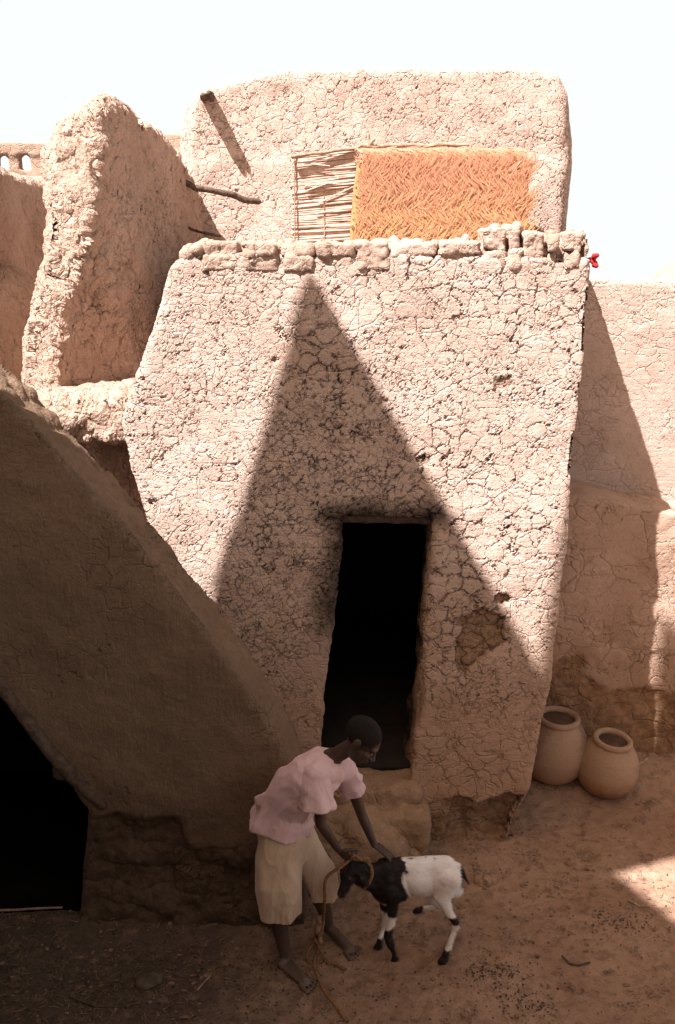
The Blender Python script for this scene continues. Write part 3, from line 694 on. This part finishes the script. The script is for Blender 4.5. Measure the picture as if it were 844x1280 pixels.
hand(wrR, (.62, .22, -.72), (.2, .6, .2), .62, 1)
hand(wrL, (.80, -.25, -.48), (-.25, 0, -1), .22, 1)
body = s.build('body', M['skin'], boy, voxel=.0031, smooth=2)
# hair
s = S(); s.ell(hp(0, -.016, .026), (.0728, .0895, .0760), HM, 22)
def hs(co, no):
    L = (co-np.array(hd)) @ np.array(HM); u = L[:, 2]; f = L[:, 1]
    rr_ = np.abs(L[:, 0]); cut = sstep(-.002, .012, u-(-.040+.80*np.clip(f+.025, 0, 1)*(1-.5*sstep(.03, .07, rr_)))+vnoise(co*170, 4)*.004)
    c = np.array(hp(0, -.016, .026)); k = .93+.07*cut; return c+(co-c)*k[:, None]+no*(vnoise(co*300, 1)*.0016*cut)[:, None]
s.build('hair', M['hair'], boy, voxel=.003, smooth=1, sculpt=hs)
for sx in (1, -1):
    s = S(); s.ell(hp(.027*sx, .0725, -.004), (.008, .005, .004), HM, 8); s.build('eye', simple('eye_white', (.2, .17, .15), (.1, .08, .07), 90, .3, 0), boy)

# shirt
def ringc(c, n, u, a, b, m=36, wob=0, ph=0):
    n = Vector(n).normalized(); u = Vector(u); u = (u-n*u.dot(n)).normalized(); w = n.cross(u)
    return [c+u*a*math.cos(t_)*(1+wob*math.sin(5*t_+ph))+w*b*math.sin(t_)*(1+wob*math.sin(5*t_+ph)) for t_ in [2*math.pi*k/m for k in range(m)]]
ax = (nk-pel).normalized(); lat = (shL-shR).normalized()
s = S()
bot = P(352, 1030, 4.2); c1_ = P(362, 1004, 4.19); c2_ = P(378, 982, 4.17); c3_ = P(397, 966, 4.15)
s.loft([ringc(bot+Vector((-.015, 0, .0)), (.25, 0, 1), lat, .150, .150, wob=.09), ringc(bot.lerp(c1_, .5), (.35, 0, 1), lat, .145, .132, wob=.06, ph=.3), ringc(c1_, ax, lat, .14, .112, wob=.035, ph=.8),
        ringc(c2_, ax, lat, .15, .115, wob=.02, ph=1), ringc(c3_, ax, lat, .165, .095), ringc(nk-ax*.035+Vector((-.012, 0, .012)), ax, lat, .125, .07), ringc(nk+ax*.008, ax, lat, .058, .052)])
def sleeve(a, b, r0, r1, L):
    d = (b-a).normalized(); s.loft([ringc(a-d*.03, d, (0, 1, 0), r0*.7, r0*.7), ringc(a+d*.02, d, (0, 1, 0), r0, r0), ringc(a+d*L*.6, d, (0, 1, 0), (r0+r1)/2, (r0+r1)/2, wob=.05), ringc(a+d*L, d, (0, 1, 0), r1, r1, wob=.10, ph=1)])
sleeve(shR+Vector((-.01, .01, 0)), elR+Vector((-.02, 0, 0)), .054, .076, .17); sleeve(shL, elL+Vector((.0, 0, 0)), .050, .062, .14)
for a_, b_ in ((shR+Vector((-.005, 0, .0)), nk+Vector((-.035, -.03, -.005))), (shL, nk+Vector((-.02, .035, -.012)))): s.cone(a_, b_, .047, .042)
s.cone(shR, shL, .047, .047); s.cone(c3_, shR, .075, .047)
# back hem flicking out
s.loft([[P(350, 985, 4.12)+Vector((0, 0, 0)), P(350, 1005, 4.12), P(350, 1005, 4.28), P(350, 985, 4.28)], [P(317, 997, 4.13), P(320, 1008, 4.13), P(322, 1008, 4.25), P(319, 997, 4.25)]])
def folds(seed, amp, fr=(9, 9, 3), hemz=None):
    def f(co, no):
        n = fbm(co*np.array(fr)/3, 3, 2, seed); n2 = np.abs(vnoise(co*np.array(fr)*1.6+3, seed+3))
        return co+no*(.006+n*amp-n2*amp*1.1+fbm(co, 25, 2, seed)*.0018)[:, None]
    return f
def drape(seed, amp, axis, infl=.004):
    A = np.array(Vector(axis).normalized()); B = np.cross(A, [0, 1, 0]); B /= np.linalg.norm(B); C = np.cross(A, B)
    def f(co, no):
        q = np.stack([co @ A*3.2, co @ B*11, co @ C*11], 1)+fbm(co, 5, 2, seed+7)[:, None]*.5
        n = (1-np.abs(vnoise(q, seed)))**4; n2 = (1-np.abs(vnoise(q*1.9+5, seed+1)))**4
        return co+no*(infl+n*amp+n2*amp*.5-amp*.3+fbm(co, 4, 2, seed+2)*amp*.7)[:, None]
    return f
def clothmat(nm, c, c2):
    t = NT(nm, .92, .15); w, _ = t.noise(5, 3); n, _ = t.noise(300, 2); n8, _ = t.noise(1, 3, t.map((17, 17, 9)), dist=1.2)
    t.set(t.b.inputs['Base Color'], t.mix(t.rng(w, .35, .7), c, c2)); t.bump(t.math('ADD', t.math('MULTIPLY', n8, 1.0), t.math('MULTIPLY', n, .12)), .008, .9)
    t.set(t.b.inputs['Sheen Weight'], .2); return t.m
M['cloth'] = clothmat('pink_cotton', (.67, .46, .465), (.54, .36, .37)); M['khaki'] = clothmat('khaki_cotton', (.58, .44, .32), (.46, .33, .23))
s.build('shirt', M['cloth'], boy, voxel=.006, smooth=4, sculpt=drape(5, .013, (1, -.3, 1.5), .000))
# shorts
s = S()
def tubes(pts, m=32):
    s.loft([ringc(Vector(c), n, (0, 1, 0), a, b, m, wob, ph) for c, n, a, b, wob, ph in pts])
wst = P(352, 1006, 4.21)
tubes([(wst, (.2, 0, 1), .13, .115, 0, 0), (P(353, 1032, 4.21), (.1, 0, 1), .145, .135, 0, 0), (P(356, 1058, 4.20), (0, 0, 1), .14, .12, .02, 0), (P(360, 1075, 4.2), (0, 0, 1), .10, .09, 0, 0)])
kR = P(348, 1100, 4.11); hR = P(350, 1141, 4.11)
tubes([(P(352, 1040, 4.15), (0, 0, 1), .085, .11, 0, 0), (P(349, 1075, 4.13), (0, 0, 1), .095, .115, .03, 1), (kR, (0, 0, 1), .10, .112, .05, 2), (hR.lerp(kR, .35), (0, 0, 1), .10, .108, .06, 2.4), (hR, (0, .0, 1), .098, .103, .07, 2.6)])
kL = P(395, 1085, 4.29); hL = P(407, 1118, 4.31)
tubes([(P(366, 1035, 4.28), (0, 0, 1), .085, .10, 0, 0), (P(380, 1062, 4.28), (-.15, 0, 1), .088, .098, .03, 1), (kL, (-.2, 0, 1), .085, .09, .05, 2), (hL, (-.2, 0, 1), .082, .078, .07, 2.6)])
s.build('shorts', M['khaki'], boy, voxel=.006, smooth=4, sculpt=drape(15, .008, (.05, 0, 1), -.002))

# ------------------------------------------------------------------ goat
goat = empty('goat', G(510, 1190), 'young white goat with black head, shoulders and tail, held by the boy', 'goat')
YG = 4.22
def Q(x, y, dy=0): return P(x, y, YG+dy)
s = S()
s.ell(Q(548, 1093), (.088, .078, .088)); s.ell(Q(524, 1095), (.10, .084, .093)); s.ell(Q(495, 1101), (.09, .080, .103)); s.ell(Q(478, 1104, -.0), (.06, .068, .092))
s.cone(Q(556, 1083), Q(480, 1087), .055, .055); s.cone(Q(562, 1092), Q(566, 1108), .055, .045, q=1.2, side=(1, 0, 0))
s.cone(Q(480, 1094), Q(446, 1087, -.04), .062, .042, q=.8, side=(0, 0, 1)); s.cone(Q(476, 1106), Q(448, 1096, -.04), .05, .036)
HG = frame((-.50, -.52, -.70), (-.35, -.2, .8)); gc = Q(438, 1090, -.06)
def gp(r, f, u): return gc+HG @ Vector((r, f, u))
s.cone(gp(0, -.02, 0), gp(0, .03, .0), .038, .034); s.cone(gp(0, .03, -.004), gp(0, .105, -.014), .032, .019, q=.85, side=HG @ Vector((1, 0, 0)))
s.ell(gp(0, .112, -.016), (.019, .014, .017), HG, 8)
for sx in (1, -1):
    a = gp(.030*sx, -.012, .008); b = gp(.075*sx, -.005, -.015); c = gp(.098*sx, .012, -.05); s.cone(a, b, .010, .021, q=.28, side=HG @ Vector((0, 1, 0))); s.cone(b, c, .021, .010, q=.28, side=HG @ Vector((0, 1, .3)))
    s.chain([(gp(.014*sx, -.012, .030), .009), (gp(.018*sx, -.032, .052), .007), (gp(.022*sx, -.055, .062), .004)], n=8)
    s.ell(gp(.029*sx, .028, .014), .009, n=6)
def gleg(pts, hoof_dir=(-.9, -.3, 0)):
    s.chain(pts, n=12)
def onG(px, py, up=.004):
    g = G(px, py, 0); g.z = gh(g.x, g.y)+up; return g
hn = onG(554, 1207); gleg([(Q(560, 1098, -.045), .058), (Q(551, 1120, -.055), .036), (Q(560, 1139, -.06), .022), (Q(570, 1154, -.065), .0165), (Q(565, 1170, -.075), .0125), (Vector(hn)+Vector((.015, .01, .05)), .0125), (hn+Vector((0, 0, .008)), .015)])
hf = P(522, 1139, 4.36); gleg([(Q(552, 1100, .045), .055), (Q(540, 1120, .06), .034), (Q(546, 1128, .09), .02), (Q(552, 1133, .12), .016), (Q(540, 1134, .13), .0125), (hf+Vector((.02, 0, .02)), .012), (hf, .015)])
fn = onG(494, 1204); gleg([(Q(490, 1112, -.05), .050), (Q(490, 1128, -.055), .031), (Q(490, 1148, -.06), .020), (Q(484, 1170, -.07), .0165), (Vector(fn)+Vector((-.012, .0, .05)), .0125), (fn+Vector((0, 0, .008)), .015)])
ff = onG(473, 1189); gleg([(Q(484, 1112, .05), .048), (Q(482, 1130, .055), .030), (Q(482, 1148, .055), .019), (Q(480, 1165, .055), .015), (ff+Vector((.005, 0, .05)), .012), (ff+Vector((0, 0, .008)), .0145)])
s.chain([(Q(570, 1082), .022), (Q(577, 1090), .016), (Q(582, 1098), .010), (Q(585, 1104), .004)], n=10)
for h_ in (hn, hf, fn, ff): s.cone(h_+Vector((0, 0, .012)), h_+Vector((-.014, -.004, .0)), .0155, .014, n=10)
def gs(co, no): return co+no*(fbm(co*np.array([.7, 1, 1]), 16, 3, 81)*.005)[:, None]
g_ = s.build('body', None, goat, voxel=.0048, smooth=4, sculpt=gs)
me = g_.data; n = len(me.vertices); co = np.empty(n*3); me.vertices.foreach_get('co', co); co = co.reshape(-1, 3)
no = np.empty(n*3); me.vertex_normals.foreach_get('vector', no); no = no.reshape(-1, 3)
def gcol(co):
    nz = fbm(co, 22, 3, 91)*.014+fbm(co, 70, 2, 92)*.006
    ca, sa = math.cos(PITCH), math.sin(PITCH)
    x, z = co[:, 0], co[:, 2]; xb = Q(506, 1100).x; zlow = Q(500, 1131).z
    blk = sstep(.004, -.004, x+nz-(xb-.35*np.clip(z-.40, -.1, .03)))*sstep(zlow-.02, zlow-.012, z+nz*.6)
    # saddle stripe along the spine
    zt = Q(520, 1076).z; blk = np.maximum(blk, sstep(.0, .006, z+nz-zt-.02)*sstep(Q(548, 1068).x+.006, Q(548, 1068).x-.006, x+nz*2))
    sp = np.hypot(x-Q(507, 1082).x, z-Q(507, 1082).z); blk = np.maximum(blk, sstep(.012, .006, sp))
    tail = sstep(Q(574, 1090).x, Q(574, 1090).x+.006, x)*sstep(.38, .39, z); blk = np.maximum(blk, tail)
    # legs: bands by height
    front = x < Q(512, 1150).x; leg = z < zlow-.02
    zb1, zb2 = Q(490, 1140).z, Q(487, 1149).z
    near = co[:, 1] < YG
    fl = leg & front & near; blk = np.where(fl, sstep(zb2+.003, zb2-.003, z+nz*.5)+0*x, blk)
    ffm = leg & front & ~near; blk = np.where(ffm, np.maximum(sstep(.075, .068, z+nz*.5), sstep(.2, .21, z+nz)), blk)
    hl = leg & ~front & near; rearline = sstep(-.002, .004, x-(Q(556, 1130).x+.22*(zlow-z))+nz*.2)*sstep(.21, .22, z)
    blk = np.where(hl, np.maximum(rearline, sstep(.10, .09, z+nz*.6)), blk)
    hfm = leg & ~front & ~near & (x < Q(532, 1139).x); blk = np.where(hfm, 1, blk)
    return np.clip(blk, 0, 1)
at = me.attributes.new('tint', 'FLOAT', 'POINT'); at.data.foreach_set('value', gcol(co))
t = NT('goat_coat', .7, .3); a_ = t.n.new('ShaderNodeAttribute'); a_.attribute_name = 'tint'; n1, _ = t.noise(1, 3, t.map((90, 200, 200))); n2, _ = t.noise(6, 3)
wcol = t.mix(t.rng(n2, .4, .7, 0, .6), (.86, .81, .79), (.70, .58, .50)); n9, _ = t.noise(35, 3); c = t.mix(a_.outputs['Fac'], wcol, t.mix(t.rng(n9, .4, .7), (.010, .008, .008), (.035, .024, .018)))
t.set(t.b.inputs['Base Color'], c); t.bump(n1, .003, .7); me.materials.clear(); me.materials.append(t.m)
# coat hairs
V = []; Fc = []; T = []; idx = RNG.choice(n, 34000); tc = gcol(co[idx]+RNG.normal(0, .0025, (len(idx), 3)))
gp0 = np.array(goat.location)
for j, i in enumerate(idx):
    p = co[i]; q = no[i]; low_ = p[2] < .30
    d = np.array([.8, 0, -.75])+q*.55+RNG.normal(0, .18, 3); d = d-q*min(0, d.dot(q)); d /= np.linalg.norm(d); L = RNG.uniform(.007, .016)*(1 if low_ else 1.25)
    w = np.cross(d, q); w = w/(np.linalg.norm(w)+1e-6)*.0009; n0 = len(V); V += [tuple(p-w), tuple(p+w), tuple(p+d*L)]; Fc.append((n0, n0+1, n0+2)); T += [tc[j]]*3
m2 = mesh_np('hair', V, Fc, False); at = m2.attributes.new('tint', 'FLOAT', 'POINT'); at.data.foreach_set('value', T); link('hair', m2, t.m, goat)
for sx in (1, -1):
    s = S(); s.ell(gp(.0335*sx, .030, .016), .0075, n=8); s.build('eye', simple('goat_eye', (.12, .07, .02), (.02, .02, .02), 90, .15, 0), goat)

# ------------------------------------------------------------------ rope
ropem = simple('twisted_rope', (.30, .15, .07), (.15, .075, .04), 60, .95, .002)
def catmull(pts, n=14):
    o = []; pts = [Vector(p) for p in pts]
    for i in range(len(pts)-1):
        p0 = pts[max(i-1, 0)]; p1 = pts[i]; p2 = pts[i+1]; p3 = pts[min(i+2, len(pts)-1)]
        for k in range(n):
            t_ = k/n; o.append(.5*((2*p1)+(p2-p0)*t_+(2*p0-5*p1+4*p2-p3)*t_*t_+(3*p1-p0-3*p2+p3)*t_**3))
    return o+[pts[-1]]
def rope_mesh(paths, r=.0078, pitch=.035):
    V = []; Fc = []
    for pts in paths:
        c = catmull(pts, 24); L = 0; prev = None
        for st_ in range(3):
            L = 0; ring0 = None; u = None
            for i, p in enumerate(c):
                d = (c[min(i+1, len(c)-1)]-c[max(i-1, 0)]).normalized()
                if i: L += (p-c[i-1]).length
                u = d.orthogonal().normalized() if u is None else (u-d*u.dot(d)).normalized(); w = d.cross(u)
                a = 2*math.pi*(L/pitch+st_/3); q = p+(u*math.cos(a)+w*math.sin(a))*r*.55
                base = len(V)
                for k in range(6):
                    b = 2*math.pi*k/6; V.append(q+(u*math.cos(b)+w*math.sin(b))*r*.62)
                if ring0 is not None:
                    for k in range(6): Fc.append((ring0+k, ring0+(k+1) % 6, base+(k+1) % 6, base+k))
                ring0 = base
    return mesh_np('rope', V, Fc)
hr = wrR+Vector((.062, .022, -.072)).normalized()*.085
lp = []
nc = Q(457, 1092, -.02); nd = Vector((-.85, -.3, .1)).normalized(); nu = Vector((0, 0, 1)); nu = (nu-nd*nu.dot(nd)).normalized(); nw = nd.cross(nu)
for k in range(13):
    a = 2*math.pi*k/12; lp.append(nc+nu*.064*math.cos(a)+nw*.060*math.sin(a)+nd*.012*math.sin(2*a))
def gz(px, py, up=.008): g = G(px, py, 0); g.z = gh(g.x, g.y)+up; return g
peg = gz(399, 1188, 0)
paths = [lp, [lp[1], lp[0]+Vector((-.03, -.03, .03)), hr+Vector((.02, -.02, .03)), hr, hr+Vector((-.035, -.01, -.03)), P(408, 1098, 4.08), P(406, 1125, 4.1), P(404, 1150, peg.y-.02), peg+Vector((.012, -.022, .10))],
         [peg+Vector((.02*math.cos(k*1.3), .02*math.sin(k*1.3), .13-.0105*k)) for k in range(12)],
         [peg+Vector((.02, 0, .02)), gz(394, 1203), gz(396, 1222), gz(406, 1245), gz(418, 1262), gz(434, 1283)],
         [peg+Vector((0, -.02, .03)), gz(408, 1206), gz(420, 1211), gz(432, 1218)], [peg+Vector((-.01, .02, .05)), gz(385, 1196), gz(388, 1208), gz(400, 1210)]]
tag(link('rope', rope_mesh(paths), ropem), 'twisted brown tether rope from the goat neck through the boy hand to a peg', 'rope')
s = S(); s.cone(peg+Vector((0, 0, -.06)), peg+Vector((.01, 0, .17)), .014, .013); s.cone(peg+Vector((.002, 0, .10)), peg+Vector((.006, .0, .165)), .022, .019)
tag(s.build('tether_peg', M['palewood'], None, voxel=.005, smooth=1, sculpt=rough(.008, 30, .003, 70)), 'short pale peg wound with rope between the boy feet', 'peg')

# ------------------------------------------------------------------ litter
def stick(pts, r, label, mat='palewood', grp=None):
    s = S(); s.chain([(p, r*(1-.25*i/len(pts))) for i, p in enumerate(pts)], n=7)
    tag(s.build('stick', M[mat]), label, 'stick', grp)
stick([gz(-40, 1146, .02), gz(20, 1146, .02), gz(50, 1145, .02), gz(78, 1144, .02)], .007, 'long pale stick lying across the foot of the dark opening', grp='sticks on the ground')
stick([gz(88, 1250), gz(120, 1262), gz(150, 1264), gz(176, 1259)], .005, 'thin curved twig on dark litter at lower left', 'wood', 'sticks on the ground')
stick([gz(703, 1199), gz(712, 1208), gz(723, 1210), gz(737, 1207)], .006, 'bent brown twig on bare earth at lower right', 'wood', 'sticks on the ground')
stick([gz(786, 1128), gz(798, 1134), gz(812, 1136)], .006, 'pale broken stick beside the patch of sunlight', 'palewood', 'sticks on the ground')
stick([gz(247, 1242), gz(256, 1232), gz(265, 1222)], .004, 'short straw coloured twig left of the boy foot', 'palewood', 'sticks on the ground')
for px, py, r, lb in ((603, 1106, .030, 'larger earth coloured stone beside the goat tail'), (613, 1105, .016, 'smaller earth coloured stone beside the goat tail'),
                      (186, 1232, .06, 'half buried flat stone on the dark litter, lower left'), (560, 1088, .028, 'small stone at the foot of the house wall behind the goat')):
    s = S(); g = gz(px, py, r*.2); s.ell(g, (r*1.25, r, r*.7), n=10); tag(s.build('stone', M['step'] if px > 300 else M['darkstone'], None, voxel=r*.16, smooth=2, sculpt=rough(r*.35, 1/r*.9, r*.1, 4/r, int(px))), lb, 'stone', 'loose stones')
# uncountable bits: droppings and chopped straw
random.seed(21)
V = []; Fc = []
ICO = [(-.53, 0, .85), (.53, 0, .85), (-.53, 0, -.85), (.53, 0, -.85), (0, .85, .53), (0, .85, -.53), (0, -.85, .53), (0, -.85, -.53), (.85, .53, 0), (-.85, .53, 0), (.85, -.53, 0), (-.85, -.53, 0)]
ICF = [(0, 1, 6), (0, 6, 11), (0, 11, 9), (0, 9, 4), (0, 4, 1), (1, 4, 8), (1, 8, 10), (1, 10, 6), (3, 2, 5), (3, 5, 8), (3, 8, 10), (3, 10, 7), (3, 7, 2), (2, 7, 11), (2, 11, 9), (2, 9, 5), (5, 9, 4), (5, 4, 8), (7, 10, 6), (7, 6, 11)]
cl = [(618, 1222, 22, 120), (755, 1150, 18, 70), (790, 1158, 16, 50), (660, 1262, 22, 110), (575, 1245, 60, 60), (60, 1210, 110, 1100), (220, 1240, 90, 420), (300, 1200, 70, 220), (700, 1200, 150, 70), (350, 1260, 80, 110)]
ps = []
for cx, cy, sp, n_ in cl:
    for k in range(n_): ps.append((random.gauss(cx, sp), random.gauss(cy, sp*.4)))
gp_ = [G(x, max(y, 1150 if x < 350 else 1095), 0) for x, y in ps]; hh = ground_h(np.array([p.x for p in gp_]), np.array([p.y for p in gp_]))
for p, h_ in zip(gp_, hh):
    r = random.uniform(.002, .0055); n0 = len(V); e1, e2, e3 = random.uniform(.7, 1.5), random.uniform(.7, 1.3), random.uniform(.4, .9)
    V += [(p.x+a*r*e1, p.y+b*r*e2, h_+.006+c*r*e3) for a, b, c in ICO]; Fc += [tuple(n0+q for q in f) for f in ICF]
droppings_mesh = mesh_np('droppings', V, Fc); V = []; Fc = []
for k in range(1500):
    p = G(random.uniform(-30, 870), random.uniform(1000, 1300) if k % 3 else random.gauss(1120, 40), 0)
    if not (3.5 < p.y < 5.9 and p.x > -1.9): continue
    r = random.choice((.004, .005, .006, .008, .011))*random.uniform(.7, 1.2); h_ = gh(p.x, p.y); n0 = len(V); e1, e2, e3 = random.uniform(.7, 1.5), random.uniform(.7, 1.3), random.uniform(.4, .8)
    V += [(p.x+a*r*e1*random.uniform(.8, 1.2), p.y+b*r*e2, h_+.004+c*r*e3) for a, b, c in ICO]; Fc += [tuple(n0+q for q in f) for f in ICF]
tag(link('earth_clods', mesh_np('earth_clods', V, Fc, False), simple('crumbled_earth', (.27, .17, .11), (.17, .10, .07), 30)), 'small crumbs of reddish earth lying over the yard', 'earth crumbs', kind='stuff')
tag(link('droppings', droppings_mesh, simple('dry_dung', (.05, .036, .028), (.10, .065, .045), 50)), 'dark goat droppings and crumbs scattered over the yard', 'droppings', kind='stuff')
V = []; Fc = []
for k in range(900):
    if k < 560: x, y = random.uniform(-40, 400), random.uniform(1150, 1290)
    else: x, y = random.uniform(400, 850), random.uniform(1110, 1290)
    p = G(x, y, 0); a = random.uniform(0, 2*math.pi); L = random.uniform(.008, .04); d = Vector((math.cos(a), math.sin(a), random.uniform(-.1, .25)))*L
    w = Vector((-math.sin(a), math.cos(a), 0))*random.uniform(.0008, .0017); z = gh(p.x, p.y)+.008+random.uniform(0, .012); p.z = z; n0 = len(V)
    V += [p-w, p+w, p+d+w, p+d-w, p+Vector((0, 0, -.003)), p+d+Vector((0, 0, -.003))]; Fc += [(n0, n0+1, n0+2, n0+3), (n0, n0+4, n0+5, n0+3), (n0+1, n0+4, n0+5, n0+2)]
tag(link('chopped_straw', mesh_np('chopped_straw', V, Fc, False), simple('old_straw', (.30, .19, .10), (.16, .09, .05), 20)), 'bits of old straw trodden into the yard', 'straw litter', kind='stuff')

# ------------------------------------------------------------------ light
w = bpy.data.worlds.new('World'); scene.world = w; w.use_nodes = True; nt = w.node_tree
sky = nt.nodes.new('ShaderNodeTexSky'); sky.sky_type = 'NISHITA'; sky.sun_disc = False
elev = math.atan2(1, math.hypot(SUN.x, SUN.y)); az = math.atan2(-SUN.x, -SUN.y)
sky.sun_elevation = elev; sky.sun_rotation = az; sky.dust_density = 3; sky.air_density = 1.0; sky.ozone_density = 1
bg = nt.nodes['Background']; bg.inputs[1].default_value = .056
tc = nt.nodes.new('ShaderNodeTexCoord'); sx_ = nt.nodes.new('ShaderNodeSeparateXYZ'); nt.links.new(tc.outputs['Generated'], sx_.inputs[0])
mr = nt.nodes.new('ShaderNodeMapRange'); mr.interpolation_type = 'SMOOTHSTEP'; nt.links.new(sx_.outputs[2], mr.inputs[0])
for k_, v_ in enumerate((.18, .5, 1.0, .2)): mr.inputs[k_+1].default_value = v_
mx = nt.nodes.new('ShaderNodeMix'); mx.data_type = 'RGBA'; nt.links.new(mr.outputs[0], mx.inputs[0]); 
tn = nt.nodes.new('ShaderNodeMix'); tn.data_type = 'RGBA'; tn.blend_type = 'MULTIPLY'; tn.inputs[0].default_value = 1; nt.links.new(sky.outputs[0], tn.inputs[6]); tn.inputs[7].default_value = (1.38, 1.0, .64, 1)
nt.links.new(tn.outputs[2], mx.inputs[6])
mx.inputs[7].default_value = (5.45, 5.62, 5.65, 1)      # white dusty haze of the dry season low in the sky
nt.links.new(mx.outputs[2], bg.inputs[0])
sl = bpy.data.lights.new('sun', 'SUN'); sl.energy = 5.0; sl.angle = R(.55); sl.color = (1.0, .965, .985)
so_ = bpy.data.objects.new('sun', sl); COL.objects.link(so_); so_.location = (-6, -6, 14); so_.rotation_euler = SUN.to_track_quat('-Z', 'Y').to_euler()
scene.view_settings.view_transform = 'Standard'; scene.view_settings.look = 'None'; scene.view_settings.gamma = 1
scene.view_settings.exposure = 1.68
try: scene.cycles.max_bounces = 8; scene.cycles.diffuse_bounces = 5; scene.cycles.use_denoising = True
except Exception: pass
